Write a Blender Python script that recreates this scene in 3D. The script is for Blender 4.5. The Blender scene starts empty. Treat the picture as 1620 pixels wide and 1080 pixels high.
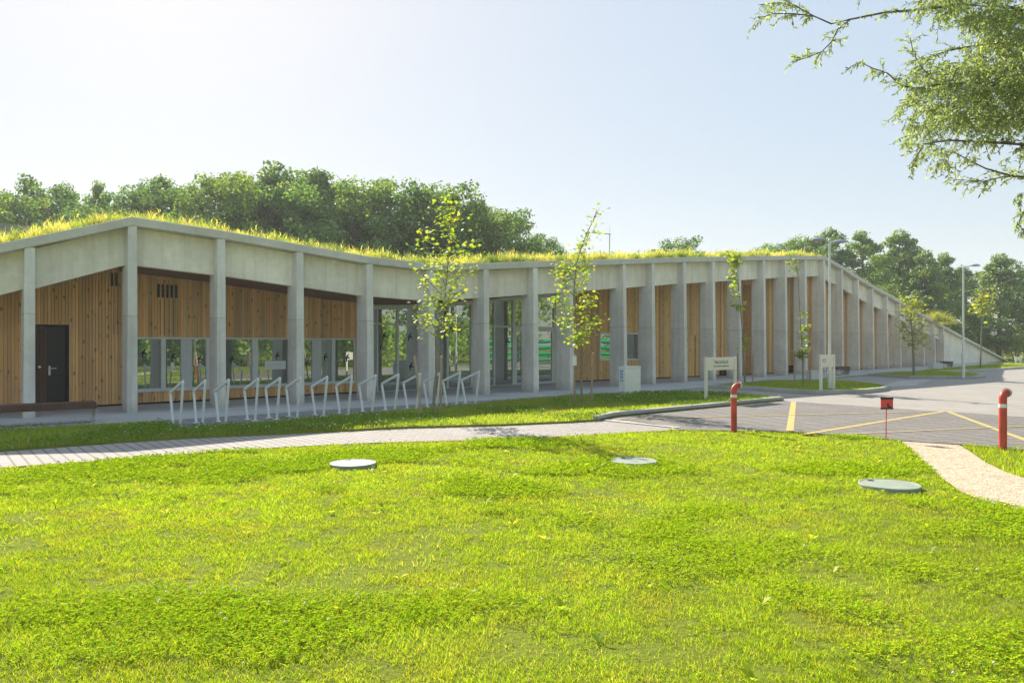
import bpy, bmesh, math, random
import numpy as np
from mathutils import Vector, Matrix

random.seed(7)
RNG = np.random.default_rng(11)
sc = bpy.context.scene
COL = sc.collection
R = math.radians

# ------------------------------------------------------------------ camera, sky, sun, exposure
CAMH, F, PW, HOR = 1.6, 1150.0, 1620.0, 544.0
cd = bpy.data.cameras.new("camera")
cam = bpy.data.objects.new("camera", cd)
COL.objects.link(cam)
cam.location = (0, 0, CAMH)
cam.rotation_euler = (R(90), 0, 0)
cd.sensor_width = 36.0
cd.lens = F / PW * 36.0
cd.shift_y = (HOR - 540.0) / PW
cd.clip_start = 0.05
cd.clip_end = 3000
sc.camera = cam

SUN_EL, SUN_AZ = R(34.8), math.atan2(-0.45, 0.89)       # azimuth from +Y towards +X
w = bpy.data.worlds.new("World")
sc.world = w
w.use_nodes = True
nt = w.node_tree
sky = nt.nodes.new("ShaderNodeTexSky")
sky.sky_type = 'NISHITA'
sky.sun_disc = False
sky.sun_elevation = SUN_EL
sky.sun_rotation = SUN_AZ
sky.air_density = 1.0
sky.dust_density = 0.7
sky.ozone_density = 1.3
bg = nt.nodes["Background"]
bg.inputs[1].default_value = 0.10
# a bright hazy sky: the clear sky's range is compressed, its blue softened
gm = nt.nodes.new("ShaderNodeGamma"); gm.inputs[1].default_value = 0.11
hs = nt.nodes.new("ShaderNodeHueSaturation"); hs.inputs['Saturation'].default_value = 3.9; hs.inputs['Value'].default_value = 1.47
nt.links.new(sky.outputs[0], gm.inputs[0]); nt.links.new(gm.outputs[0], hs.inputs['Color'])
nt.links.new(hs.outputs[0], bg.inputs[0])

sl = bpy.data.lights.new("sun", 'SUN')
sun = bpy.data.objects.new("sun", sl)
COL.objects.link(sun)
S = Vector((math.sin(SUN_AZ) * math.cos(SUN_EL), math.cos(SUN_AZ) * math.cos(SUN_EL), math.sin(SUN_EL)))
sun.rotation_euler = (-S).to_track_quat('-Z', 'Y').to_euler()
sl.energy = 2.0
sl.angle = R(0.5)
sl.color = (1.0, 0.92, 0.78)

sc.view_settings.view_transform = 'Standard'
sc.view_settings.look = 'None'
sc.view_settings.exposure = 2.27
sc.view_settings.gamma = 1.0
sc.view_settings.use_curve_mapping = False
sc.cycles.use_denoising = True
sc.cycles.max_bounces = 8
sc.cycles.transparent_max_bounces = 12
sc.cycles.sample_clamp_indirect = 6.0

# ------------------------------------------------------------------ helpers
def G(px, py, z=0.0):
    d = F * (CAMH - z) / (py - HOR)
    return ((px - 810.0) * d / F, d)

def P3(px, py, d):
    return Vector(((px - 810.0) * d / F, d, CAMH + (HOR - py) * d / F))

class MB:
    def __init__(s):
        s.v, s.f, s.c = [], [], []
        s.has_col = False
    def add(s, vs, fs, col=None):
        b = len(s.v)
        s.v.extend([tuple(v) for v in vs])
        s.f.extend([tuple(i + b for i in f) for f in fs])
        if col is not None: s.has_col = True
        s.c.extend([col if col is not None else (1, 1, 1, 1)] * len(vs))
        return s
    def hexa(s, p, col=None):      # p: 4 bottom ccw + 4 top ccw
        return s.add(p, [(3, 2, 1, 0), (4, 5, 6, 7), (0, 1, 5, 4), (1, 2, 6, 5), (2, 3, 7, 6), (3, 0, 4, 7)], col)
    def box(s, x0, x1, y0, y1, z0, z1, col=None):
        return s.hexa([(x0, y0, z0), (x1, y0, z0), (x1, y1, z0), (x0, y1, z0),
                       (x0, y0, z1), (x1, y0, z1), (x1, y1, z1), (x0, y1, z1)], col)
    def tube(s, pts, rad, seg=8, cap=True, col=None):
        pts = [Vector(p) for p in pts]
        n = len(pts)
        if not hasattr(rad, '__len__'): rad = [rad] * n
        rings = []
        up = None
        for i in range(n):
            t = (pts[min(i + 1, n - 1)] - pts[max(i - 1, 0)])
            if t.length < 1e-9: t = Vector((0, 0, 1))
            t.normalize()
            if up is None:
                up = Vector((1, 0, 0)) if abs(t.x) < 0.8 else Vector((0, 1, 0))
            a = t.cross(up).normalized()
            b = t.cross(a).normalized()
            up = -b if False else up
            for k in range(seg):
                an = 2 * math.pi * k / seg
                rings.append(pts[i] + a * (math.cos(an) * rad[i]) + b * (math.sin(an) * rad[i]))
        fs = []
        for i in range(n - 1):
            for k in range(seg):
                k2 = (k + 1) % seg
                fs.append((i * seg + k, i * seg + k2, (i + 1) * seg + k2, (i + 1) * seg + k))
        if cap:
            fs.append(tuple(range(seg - 1, -1, -1)))
            fs.append(tuple((n - 1) * seg + k for k in range(seg)))
        return s.add(rings, fs, col)
    def lathe(s, prof, seg=24, c=(0, 0, 0), col=None):
        vs, fs = [], []
        for (r, z) in prof:
            for k in range(seg):
                a = 2 * math.pi * k / seg
                vs.append((c[0] + r * math.cos(a), c[1] + r * math.sin(a), c[2] + z))
        for i in range(len(prof) - 1):
            for k in range(seg):
                k2 = (k + 1) % seg
                fs.append((i * seg + k, i * seg + k2, (i + 1) * seg + k2, (i + 1) * seg + k))
        fs.append(tuple(range(seg - 1, -1, -1)))
        fs.append(tuple((len(prof) - 1) * seg + k for k in range(seg)))
        return s.add(vs, fs, col)
    def build(s, name, mat, parent=None, smooth=False, bevel=0.0):
        o_ = ORG.get(parent.name, Vector((0, 0, 0))) if parent else Vector((0, 0, 0))
        me = bpy.data.meshes.new(name)
        me.from_pydata([(x - o_[0], y - o_[1], z - o_[2]) for x, y, z in s.v], [], s.f)
        if s.has_col:
            at = me.color_attributes.new("Col", 'FLOAT_COLOR', 'POINT')
            at.data.foreach_set("color", np.array(s.c, dtype=np.float32).ravel())
        me.materials.append(mat)
        bm = bmesh.new(); bm.from_mesh(me)
        bmesh.ops.recalc_face_normals(bm, faces=bm.faces)
        bm.to_mesh(me); bm.free()
        if smooth:
            me.polygons.foreach_set("use_smooth", [True] * len(me.polygons))
            me.set_sharp_from_angle(angle=R(40))
        o = bpy.data.objects.new(name, me)
        COL.objects.link(o)
        if parent: o.parent = parent
        ORG[o.name] = Vector(o_)
        if bevel > 0:
            m = o.modifiers.new("bevel", 'BEVEL'); m.width = bevel; m.segments = 2; m.limit_method = 'ANGLE'
        return o

ORG = {}
def thing(name, label, cat, loc=(0, 0, 0), group=None):
    o = bpy.data.objects.new(name, None)
    o.empty_display_size = 0.2
    COL.objects.link(o)
    o.location = loc
    o['label'] = label; o['category'] = cat
    if group: o['group'] = group
    ORG[o.name] = Vector(loc)
    return o
def tag(o, label=None, cat=None, group=None, kind=None):
    if label: o['label'] = label
    if cat: o['category'] = cat
    if group: o['group'] = group
    if kind: o['kind'] = kind
    return o
def copy_tree(o, parent=None, loc=None, rz=None, scale=None, label=None):
    c = o.copy(); COL.objects.link(c)
    if parent: c.parent = parent
    if loc is not None: c.location = loc
    if rz is not None: c.rotation_euler = (0, 0, rz)
    if scale is not None: c.scale = scale
    if label: c['label'] = label
    for ch in list(o.children): copy_tree(ch, c)
    return c
ORDW = ['first', 'second', 'third', 'fourth', 'fifth', 'sixth', 'seventh', 'eighth', 'ninth', 'tenth', 'eleventh', 'twelfth',
        'thirteenth', 'fourteenth', 'fifteenth', 'sixteenth', 'seventeenth', 'eighteenth', 'nineteenth', 'twentieth']

def np_mesh(name, V, faces_idx, loops, mat, col=None, parent=None):
    """V (n,3); faces_idx: flat vertex index array; loops: per-face loop counts"""
    o_ = ORG.get(parent.name, Vector((0, 0, 0))) if parent else Vector((0, 0, 0))
    V = np.asarray(V, dtype=np.float32) - np.array(o_, dtype=np.float32)
    me = bpy.data.meshes.new(name)
    me.vertices.add(len(V)); me.vertices.foreach_set("co", V.ravel())
    me.loops.add(len(faces_idx)); me.loops.foreach_set("vertex_index", np.asarray(faces_idx, dtype=np.int32))
    starts = np.concatenate([[0], np.cumsum(loops)[:-1]]).astype(np.int32)
    me.polygons.add(len(loops)); me.polygons.foreach_set("loop_start", starts)
    me.update(calc_edges=True)
    if col is not None:
        at = me.color_attributes.new("Col", 'FLOAT_COLOR', 'POINT')
        c4 = np.ones((len(V), 4), dtype=np.float32); c4[:, :3] = col
        at.data.foreach_set("color", c4.ravel())
    me.materials.append(mat)
    o = bpy.data.objects.new(name, me); COL.objects.link(o)
    if parent: o.parent = parent
    ORG[o.name] = Vector(o_)
    return o

def vnoise(x, y, seed=0):
    """smooth value noise 0..1"""
    x = np.asarray(x, float); y = np.asarray(y, float)
    xi = np.floor(x).astype(int); yi = np.floor(y).astype(int)
    fx = x - xi; fy = y - yi
    fx = fx * fx * (3 - 2 * fx); fy = fy * fy * (3 - 2 * fy)
    def h(a, b):
        n = np.sin(a * 127.1 + b * 311.7 + seed * 74.7) * 43758.5453
        return n - np.floor(n)
    return (h(xi, yi) * (1 - fx) + h(xi + 1, yi) * fx) * (1 - fy) + (h(xi, yi + 1) * (1 - fx) + h(xi + 1, yi + 1) * fx) * fy
def fbm(x, y, seed=0):
    return 0.55 * vnoise(x, y, seed) + 0.3 * vnoise(x * 2.1, y * 2.1, seed + 3) + 0.15 * vnoise(x * 4.3, y * 4.3, seed + 7)
def inpoly(px, py, poly):
    inside = np.zeros(len(px), bool)
    n = len(poly)
    for i in range(n):
        x0, y0 = poly[i]; x1, y1 = poly[(i + 1) % n]
        c = ((y0 > py) != (y1 > py)) & (px < (x1 - x0) * (py - y0) / ((y1 - y0) + 1e-12) + x0)
        inside ^= c
    return inside

# ------------------------------------------------------------------ materials
class NT:
    def __init__(s, name):
        s.m = bpy.data.materials.new(name); s.m.use_nodes = True
        s.t = s.m.node_tree
        s.b = s.t.nodes["Principled BSDF"]
        s.out = s.t.nodes["Material Output"]
    def n(s, typ, **kw):
        nd = s.t.nodes.new(typ)
        for k, v in kw.items():
            if k.startswith('i_'):
                key = k[2:]
                key = int(key) if key.isdigit() else key.replace('_', ' ')
                nd.inputs[key].default_value = v
            else: setattr(nd, k, v)
        return nd
    def l(s, a, b): s.t.links.new(a, b)
    def obj(s): 
        return s.n("ShaderNodeNewGeometry").outputs['Position']
    def noise(s, vec, scale, detail=6, rough=0.6):
        nd = s.n("ShaderNodeTexNoise"); nd.inputs['Scale'].default_value = scale
        nd.inputs['Detail'].default_value = detail; nd.inputs['Roughness'].default_value = rough
        if vec is not None: s.l(vec, nd.inputs['Vector'])
        return nd.outputs['Fac']
    def ramp(s, fac, stops):
        r = s.n("ShaderNodeValToRGB"); e = r.color_ramp.elements
        while len(e) < len(stops): e.new(0.5)
        for k, (p, c) in enumerate(stops):
            e[k].position = p; e[k].color = (*c, 1)
        s.l(fac, r.inputs[0]); return r.outputs[0]
    def mix(s, fac, a, b, mode='MIX'):
        m = s.n("ShaderNodeMix"); m.data_type = 'RGBA'; m.blend_type = mode
        for inp, val in ((m.inputs[0], fac), (m.inputs[6], a), (m.inputs[7], b)):
            if hasattr(val, 'is_linked') or isinstance(val, bpy.types.NodeSocket): s.l(val, inp)
            elif isinstance(val, (int, float)): inp.default_value = val
            else: inp.default_value = (*val, 1)
        return m.outputs[2]
    def math(s, op, a, b=None):
        m = s.n("ShaderNodeMath"); m.operation = op
        for i, val in enumerate((a, b)):
            if val is None: continue
            if isinstance(val, bpy.types.NodeSocket): s.l(val, m.inputs[i])
            else: m.inputs[i].default_value = val
        return m.outputs[0]
    def mapr(s, vec, rz=0.0, scale=(1, 1, 1), loc=(0, 0, 0)):
        m = s.n("ShaderNodeMapping"); m.inputs['Rotation'].default_value = (0, 0, rz)
        m.inputs['Scale'].default_value = scale; m.inputs['Location'].default_value = loc
        s.l(vec, m.inputs['Vector']); return m.outputs[0]
    def bump(s, h, strength=0.3, dist=0.02):
        b = s.n("ShaderNodeBump"); b.inputs['Strength'].default_value = strength; b.inputs['Distance'].default_value = dist
        s.l(h, b.inputs['Height']); s.l(b.outputs[0], s.b.inputs['Normal'])
    def base(s, c):
        if isinstance(c, bpy.types.NodeSocket): s.l(c, s.b.inputs['Base Color'])
        else: s.b.inputs['Base Color'].default_value = (*c, 1)
    def set(s, rough=0.6, metal=0.0, spec=None):
        s.b.inputs['Roughness'].default_value = rough; s.b.inputs['Metallic'].default_value = metal
        if spec is not None: s.b.inputs['Specular IOR Level'].default_value = spec
        return s.m

def m_plain(name, c, rough=0.5, metal=0.0, var=0.12, scale=8.0, bump=0.0):
    t = NT(name); p = t.obj(); n = t.noise(p, scale)
    lo = tuple(x * (1 - var) for x in c); hi = tuple(min(1, x * (1 + var)) for x in c)
    t.base(t.ramp(n, [(0.3, lo), (0.7, hi)]))
    if bump: t.bump(n, bump, 0.01)
    return t.set(rough, metal)

def m_concrete(name, c, seam=None, streak=True):
    t = NT(name); p = t.obj()
    n1 = t.noise(p, 0.9, 5, 0.6); n2 = t.noise(p, 7.0, 8, 0.7)
    lo = tuple(x * 0.80 for x in c); hi = tuple(x * 1.16 for x in c)
    col = t.ramp(n1, [(0.32, lo), (0.68, hi)])
    col = t.mix(0.35, col, t.ramp(n2, [(0.3, tuple(x * 0.72 for x in c)), (0.7, tuple(x * 1.2 for x in c))]))
    if streak:       # rain streaks run down the face
        st = t.noise(t.mapr(p, 0, (5, 5, 0.35)), 1.0, 4, 0.6)
        col = t.mix(t.math('MULTIPLY', t.ramp(st, [(0.46, (0, 0, 0)), (0.72, (1, 1, 1))]), 0.5), col, tuple(x * 0.6 for x in c))
    v = t.n("ShaderNodeTexVoronoi"); v.inputs['Scale'].default_value = 9.0
    t.l(p, v.inputs['Vector'])
    pit = t.math('LESS_THAN', v.outputs['Distance'], 0.045)
    col = t.mix(t.math('MULTIPLY', pit, 0.5), col, tuple(x * 0.4 for x in c))
    if seam:
        sep = t.n("ShaderNodeSeparateXYZ"); t.l(p, sep.inputs[0])
        zj = t.math('ADD', sep.outputs[2], t.math('MULTIPLY', t.noise(p, 3.0), 0.03))
        d = t.math('ABSOLUTE', t.math('SUBTRACT', zj, seam))
        col = t.mix(t.math('MULTIPLY', t.math('LESS_THAN', d, 0.012), 0.55), col, tuple(x * 0.5 for x in c))
        up = t.math('GREATER_THAN', zj, seam)
        col = t.mix(t.math('MULTIPLY', up, 0.14), col, tuple(min(1, x * 1.5) for x in c))
    oi = t.n("ShaderNodeObjectInfo")
    tone = t.math('ADD', t.math('MULTIPLY', oi.outputs['Random'], 0.14), 0.93)
    cmb = t.n("ShaderNodeCombineColor"); 
    for q in range(3): t.l(tone, cmb.inputs[q])
    col = t.mix(1.0, col, cmb.outputs[0], 'MULTIPLY')
    if seam:
        zz = t.math('SUBTRACT', sep.outputs[2], t.math('MULTIPLY', t.noise(p, 5.0, 6, 0.7), 0.55))
        zz = t.math('ADD', zz, 0.3)
        col = t.mix(t.math('MULTIPLY', t.ramp(zz, [(0.05, (1, 1, 1)), (0.42, (0, 0, 0))]), 0.42), col, (0.24, 0.22, 0.18))
    t.base(col); t.bump(n2, 0.25, 0.01)
    return t.set(0.85)

def m_wood(name, c_lo, c_hi, knots=True):
    t = NT(name); p = t.obj()
    at = t.n("ShaderNodeVertexColor"); at.layer_name = "Col"
    g = t.noise(t.mapr(p, 0, (22, 22, 1.1)), 1.0, 6, 0.65)
    col = t.ramp(g, [(0.28, c_lo), (0.72, c_hi)])
    col = t.mix(1.0, col, at.outputs[0], 'MULTIPLY')
    if knots:
        v = t.n("ShaderNodeTexVoronoi"); v.inputs['Scale'].default_value = 1.0
        t.l(t.mapr(p, 0, (6.5, 6.5, 3.2)), v.inputs['Vector'])
        k = t.ramp(v.outputs['Distance'], [(0.09, (1, 1, 1)), (0.22, (0, 0, 0))])
        col = t.mix(t.math('MULTIPLY', k, 0.75), col, tuple(x * 0.28 for x in c_lo))
    wn = t.noise(p, 0.8, 5, 0.6)
    col = t.mix(t.math('MULTIPLY', t.ramp(wn, [(0.45, (0, 0, 0)), (0.7, (1, 1, 1))]), 0.35), col, tuple(0.5 * x + 0.14 for x in c_lo))
    t.base(col); t.bump(g, 0.2, 0.005)
    return t.set(0.7, 0, 0.3)

def m_leaf(name, trans=0.5, tmul=(1.25, 1.3, 0.7), gloss=0.05):
    t = NT(name)
    at = t.n("ShaderNodeVertexColor"); at.layer_name = "Col"
    d = t.n("ShaderNodeBsdfDiffuse"); tr = t.n("ShaderNodeBsdfTranslucent"); gl = t.n("ShaderNodeBsdfGlossy")
    gl.inputs['Roughness'].default_value = 0.45
    t.l(at.outputs[0], d.inputs[0])
    t.l(t.mix(1.0, at.outputs[0], tmul, 'MULTIPLY'), tr.inputs[0])
    m1 = t.n("ShaderNodeMixShader"); m1.inputs[0].default_value = trans
    t.l(d.outputs[0], m1.inputs[1]); t.l(tr.outputs[0], m1.inputs[2])
    m2 = t.n("ShaderNodeMixShader"); m2.inputs[0].default_value = gloss
    t.l(m1.outputs[0], m2.inputs[1]); t.l(gl.outputs[0], m2.inputs[2])
    t.l(m2.outputs[0], t.out.inputs[0])
    return t.m

def m_glass(name, tint=(0.62, 0.70, 0.68), refl=0.30):
    t = NT(name)
    tr = t.n("ShaderNodeBsdfTransparent"); tr.inputs[0].default_value = (*tint, 1)
    gl = t.n("ShaderNodeBsdfGlossy"); gl.inputs['Roughness'].default_value = 0.0
    gl.inputs[0].default_value = (0.95, 1.0, 0.97, 1)
    # slight waviness of the panes
    nb = t.n("ShaderNodeBump"); nb.inputs['Strength'].default_value = 0.02; nb.inputs['Distance'].default_value = 0.02
    t.l(t.noise(t.obj(), 1.2, 2), nb.inputs['Height']); t.l(nb.outputs[0], gl.inputs['Normal'])
    fr = t.n("ShaderNodeFresnel"); fr.inputs['IOR'].default_value = 1.5
    fac = t.math('ADD', t.math('MULTIPLY', fr.outputs[0], 1.2), refl)
    m = t.n("ShaderNodeMixShader"); t.l(fac, m.inputs[0])
    t.l(tr.outputs[0], m.inputs[1]); t.l(gl.outputs[0], m.inputs[2])
    df = t.n("ShaderNodeBsdfDiffuse"); df.inputs[0].default_value = (.62, .66, .62, 1)
    m2 = t.n("ShaderNodeMixShader"); m2.inputs[0].default_value = 0.14
    t.l(m.outputs[0], m2.inputs[1]); t.l(df.outputs[0], m2.inputs[2]); t.l(m2.outputs[0], t.out.inputs[0])
    return t.m

def m_paver(name, c1, c2, joint, bw, bh, rz, mortar=0.012, var=0.5, offset=0.5, dirt=0.25):
    t = NT(name); p = t.obj()
    b = t.n("ShaderNodeTexBrick")
    b.offset = offset; b.squash = 1.0
    b.inputs['Color1'].default_value = (*c1, 1); b.inputs['Color2'].default_value = (*c2, 1); b.inputs['Mortar'].default_value = (*joint, 1)
    b.inputs['Scale'].default_value = 1.0; b.inputs['Mortar Size'].default_value = mortar; b.inputs['Mortar Smooth'].default_value = 0.2
    b.inputs['Bias'].default_value = 0.0; b.inputs['Brick Width'].default_value = bw; b.inputs['Row Height'].default_value = bh
    t.l(t.mapr(p, rz), b.inputs['Vector'])
    n = t.noise(p, 0.7, 6, 0.65); n2 = t.noise(p, 25.0, 4)
    col = t.mix(dirt, b.outputs[0], t.ramp(n, [(0.3, tuple(x * 0.45 for x in c1)), (0.7, tuple(min(1, x * 1.25) for x in c2))]))
    col = t.mix(0.15, col, t.ramp(n2, [(0.3, tuple(x * 0.5 for x in c1)), (0.7, tuple(min(1, x * 1.3) for x in c2))]))
    sn = t.noise(p, 0.33, 7, 0.62)
    col = t.mix(t.math('MULTIPLY', t.ramp(sn, [(0.56, (0, 0, 0)), (0.66, (1, 1, 1))]), 0.22), col, tuple(x * 0.45 for x in c1))
    t.base(col)
    t.bump(t.math('SUBTRACT', t.math('MULTIPLY', n2, 0.2), b.outputs[1]), 0.5, 0.008)
    return t.set(0.9)

M = {}
M['concrete'] = m_concrete('column_concrete', (0.74, 0.705, 0.635), seam=2.25)
M['fascia'] = m_concrete('fascia_concrete', (0.85, 0.79, 0.66))
M['coping'] = m_concrete('coping_concrete', (0.60, 0.575, 0.50), streak=False)
M['slab'] = m_concrete('slab_concrete', (0.47, 0.465, 0.46), streak=False)
M['kerb'] = m_concrete('kerb_concrete', (0.42, 0.41, 0.38), streak=False)
M['wood'] = m_wood('larch_boards', (0.66, 0.345, 0.14), (0.88, 0.53, 0.235))
M['wood_pale'] = m_wood('pale_larch_boards', (0.66, 0.37, 0.145), (0.88, 0.56, 0.25))
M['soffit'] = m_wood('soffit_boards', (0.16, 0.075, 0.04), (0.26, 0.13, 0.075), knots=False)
M['dark_wood'] = m_wood('brown_stained_wood', (0.085, 0.04, 0.025), (0.13, 0.065, 0.04), knots=False)
M['stake'] = m_wood('stake_wood', (0.34, 0.24, 0.15), (0.48, 0.36, 0.24), knots=False)
M['frame'] = m_plain('window_frame_grey', (0.72, 0.73, 0.72), 0.45, 0.0, 0.05)
M['panel'] = m_plain('grey_window_panel', (0.62, 0.63, 0.64), 0.5, 0.0, 0.05)
M['glass'] = m_glass('window_glass')
M['glass_front'] = m_glass('front_glass', (0.6, 0.66, 0.66), 0.34)
M['curtain'] = m_plain('curtain_cloth', (0.60, 0.64, 0.66), 0.9, 0, 0.1, 3)
M['room'] = m_plain('room_paint', (0.30, 0.30, 0.28), 0.9, 0, 0.15, 1.0)
M['room_floor'] = m_plain('room_floor_screed', (0.22, 0.21, 0.2), 0.6, 0, 0.1, 2.0)
M['black'] = m_plain('matt_black', (0.012, 0.012, 0.013), 0.5, 0, 0.2)
M['sticker'] = m_plain('sticker_black', (0.015, 0.015, 0.016), 0.9, 0, 0.1)
M['steel'] = m_plain('galvanised_steel', (0.62, 0.63, 0.63), 0.38, 0.75, 0.1, 14)
M['white_steel'] = m_plain('white_coated_steel', (0.74, 0.76, 0.76), 0.35, 0.0, 0.06, 12)
M['lamp_steel'] = m_plain('lamp_post_steel', (0.66, 0.68, 0.68), 0.35, 0.35, 0.1, 6)
M['lamp_head'] = m_plain('lamp_head_grey', (0.40, 0.41, 0.44), 0.3, 0.3, 0.08)
M['white'] = m_plain('white_panel', (0.80, 0.81, 0.79), 0.5, 0.0, 0.05, 5)
M['sign'] = m_plain('cream_sign_paint', (0.70, 0.67, 0.57), 0.5, 0.0, 0.05, 5)
M['ink'] = m_plain('sign_lettering', (0.09, 0.09, 0.085), 0.6, 0, 0.1)
M['blue_ink'] = m_plain('blue_notice_print', (0.20, 0.30, 0.52), 0.6, 0, 0.1)
M['red'] = m_plain('red_pipe_paint', (0.50, 0.062, 0.038), 0.5, 0, 0.3, 5)
M['red_flat'] = m_plain('red_sign_paint', (0.62, 0.06, 0.05), 0.5, 0, 0.1)
M['band'] = m_plain('white_reflective_band', (0.72, 0.70, 0.66), 0.4, 0, 0.06)
M['yellow'] = None
M['green_boat'] = m_plain('green_plastic', (0.02, 0.42, 0.18), 0.35, 0, 0.1)
M['bark'] = m_plain('grey_bark', (0.13, 0.105, 0.08), 0.9, 0, 0.35, 12, 0.5)
M['bark_pale'] = m_plain('pale_sapling_bark', (0.24, 0.21, 0.15), 0.85, 0, 0.3, 18, 0.4)
M['soil'] = m_plain('dark_soil', (0.07, 0.055, 0.035), 0.95, 0, 0.3, 5)
M['leaf'] = m_leaf('tree_leaves', 0.5, (1.4, 1.4, 0.55))
M['sap_leaf'] = m_leaf('sapling_leaves', 0.55, (1.45, 1.45, 0.4))
M['willow_leaf'] = m_leaf('willow_leaves', 0.6, (1.5, 1.5, 0.8), 0.06)
M['grass'] = m_leaf('grass_blades', 0.62, (1.45, 1.4, 0.45), 0.02)
M['clover'] = m_leaf('clover_leaves', 0.32, (1.4, 1.35, 0.45), 0.0)
M['roof_grass'] = m_leaf('roof_grass_blades', 0.5, (1.25, 1.2, 0.6), 0.03)
M['flower'] = m_plain('white_clover_flower', (0.75, 0.74, 0.68), 0.8, 0, 0.05)

def m_yellow():
    t = NT('yellow_road_paint'); p = t.obj()
    n = t.noise(p, 9.0, 8, 0.75)
    col = t.mix(t.ramp(n, [(0.40, (0, 0, 0)), (0.62, (1, 1, 1))]), (0.60, 0.42, 0.08), (0.42, 0.33, 0.16))
    t.base(col); return t.set(0.8)
M['yellow'] = m_yellow()
def m_worn(name, c, under):
    t = NT(name); p = t.obj()
    n = t.noise(p, 6.0, 8, 0.75)
    t.base(t.mix(t.ramp(n, [(0.42, (0, 0, 0)), (0.58, (1, 1, 1))]), c, under)); return t.set(0.85)
M['worn_yellow'] = m_worn('worn_yellow_paint', (0.52, 0.38, 0.13), (0.34, 0.29, 0.21))
M['worn_white'] = m_worn('worn_white_paint', (0.62, 0.62, 0.60), (0.40, 0.39, 0.37))

def m_ground():
    t = NT('lawn_ground'); p = t.obj()
    n = t.noise(p, 0.5, 6, 0.6); n2 = t.noise(p, 14.0, 6, 0.7)
    c = t.ramp(n, [(0.3, (0.16, 0.21, 0.02)), (0.7, (0.24, 0.26, 0.035))])
    c = t.mix(0.45, c, t.ramp(n2, [(0.3, (0.10, 0.13, 0.018)), (0.55, (0.2, 0.24, 0.025)), (0.8, (0.3, 0.25, 0.09))]))
    t.base(c); t.bump(n2, 0.8, 0.05); return t.set(0.95, 0, 0.1)
M['ground'] = m_ground()
def m_gravel():
    t = NT('pale_gravel'); p = t.obj()
    v = t.n("ShaderNodeTexVoronoi"); v.inputs['Scale'].default_value = 42.0; t.l(p, v.inputs['Vector'])
    sep = t.n("ShaderNodeSeparateColor"); t.l(v.outputs['Color'], sep.inputs[0])
    c = t.ramp(sep.outputs[0], [(0.0, (0.34, 0.25, 0.16)), (0.5, (0.54, 0.42, 0.29)), (1.0, (0.68, 0.58, 0.44))])
    n = t.noise(p, 2.2, 6, 0.7)
    c = t.mix(t.math('MULTIPLY', t.ramp(n, [(0.55, (0, 0, 0)), (0.72, (1, 1, 1))]), 0.55), c, (0.24, 0.19, 0.10))
    t.base(c); t.bump(v.outputs['Distance'], 0.6, 0.02); return t.set(0.95)
M['gravel'] = m_gravel()
M['road'] = m_paver('light_road_pavers', (0.31, 0.285, 0.255), (0.365, 0.335, 0.305), (0.27, 0.25, 0.22), 0.2, 0.1, R(-25), 0.008)
M['parking'] = m_paver('grey_parking_pavers', (0.18, 0.163, 0.152), (0.225, 0.205, 0.19), (0.075, 0.072, 0.06), 0.42, 0.26, R(-14.5), 0.028, offset=0.0, dirt=0.2)
M['path'] = m_paver('path_pavers', (0.34, 0.305, 0.285), (0.41, 0.37, 0.345), (0.12, 0.105, 0.085), 0.2, 0.155, R(51), 0.016, offset=0.0, dirt=0.15)
M['rackpave'] = m_paver('rack_pavers', (0.23, 0.225, 0.23), (0.29, 0.285, 0.29), (0.09, 0.09, 0.08), 0.3, 0.2, R(-40), 0.02, offset=0.0)
M['edging'] = m_concrete('edging_concrete', (0.5, 0.47, 0.42), streak=False)

def m_lid():
    t = NT('green_grp_lid'); p = t.obj()
    mp = t.mapr(p, R(20))
    ch = t.n("ShaderNodeTexChecker"); ch.inputs['Scale'].default_value = 28.0; t.l(mp, ch.inputs['Vector'])
    n = t.noise(p, 9, 6, 0.7)
    c = t.ramp(n, [(0.3, (0.25, 0.29, 0.225)), (0.7, (0.34, 0.38, 0.30))])
    n2 = t.noise(p, 5, 6, 0.7)
    c = t.mix(t.math('MULTIPLY', t.ramp(n2, [(0.58, (0, 0, 0)), (0.7, (1, 1, 1))]), 0.6), c, (0.30, 0.22, 0.14))
    t.base(c); t.bump(ch.outputs[1], 0.5, 0.006); return t.set(0.6)
M['lid'] = m_lid()

# ------------------------------------------------------------------ building lines
def L1pt(px):
    u = (px - 810) / F; d = 22.8 / (1 - 0.757 * u); return (u * d, d)
def L2pt(px):
    u = (px - 810) / F; d = 22.545 / (1 - 0.973 * u); return (u * d, d)
cols = []   # front right bottom corner x, y, z of the coping top
LEFT = [(56, 376), (218, 343), (358, 364.5), (482, 386.5), (592, 406), (689, 417), (775.6, 416), (853, 413.5), (909, 412)]
RIGHT = [(993, 409.7), (1038, 408.5), (1088, 407), (1133.5, 406.4), (1174.5, 405.7), (1213, 405.1), (1247, 404.8), (1278, 404.6), (1307.5, 404.8),
         (1335.5, 420.5), (1361, 437), (1384, 451), (1406.5, 463.3), (1427, 475), (1445.3, 486), (1463.8, 496.7), (1481, 506.7), (1495.5, 515)]
for px, py in LEFT:
    x, y = L1pt(px); cols.append([x, y, CAMH + (HOR - py) * y / F])
for px, py in RIGHT:
    x, y = L2pt(px); cols.append([x, y, CAMH + (HOR - py) * y / F])
xa, ya, za = cols[0]
ext = []
for k in (4, 3, 2, 1):
    ext.append([xa - 1.55 * k, ya - 1.55 * 0.757 * k, za - 0.63 * k])
cols = ext + cols
NC = len(cols)
tipL = [xa - 1.55 * 6.0, ya - 1.55 * 0.757 * 6.0, 0.15]
tipx, tipy = G(1597, 571.7)
tipR = [45.9, 22.545 + 0.973 * 45.9, 0.12]
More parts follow.
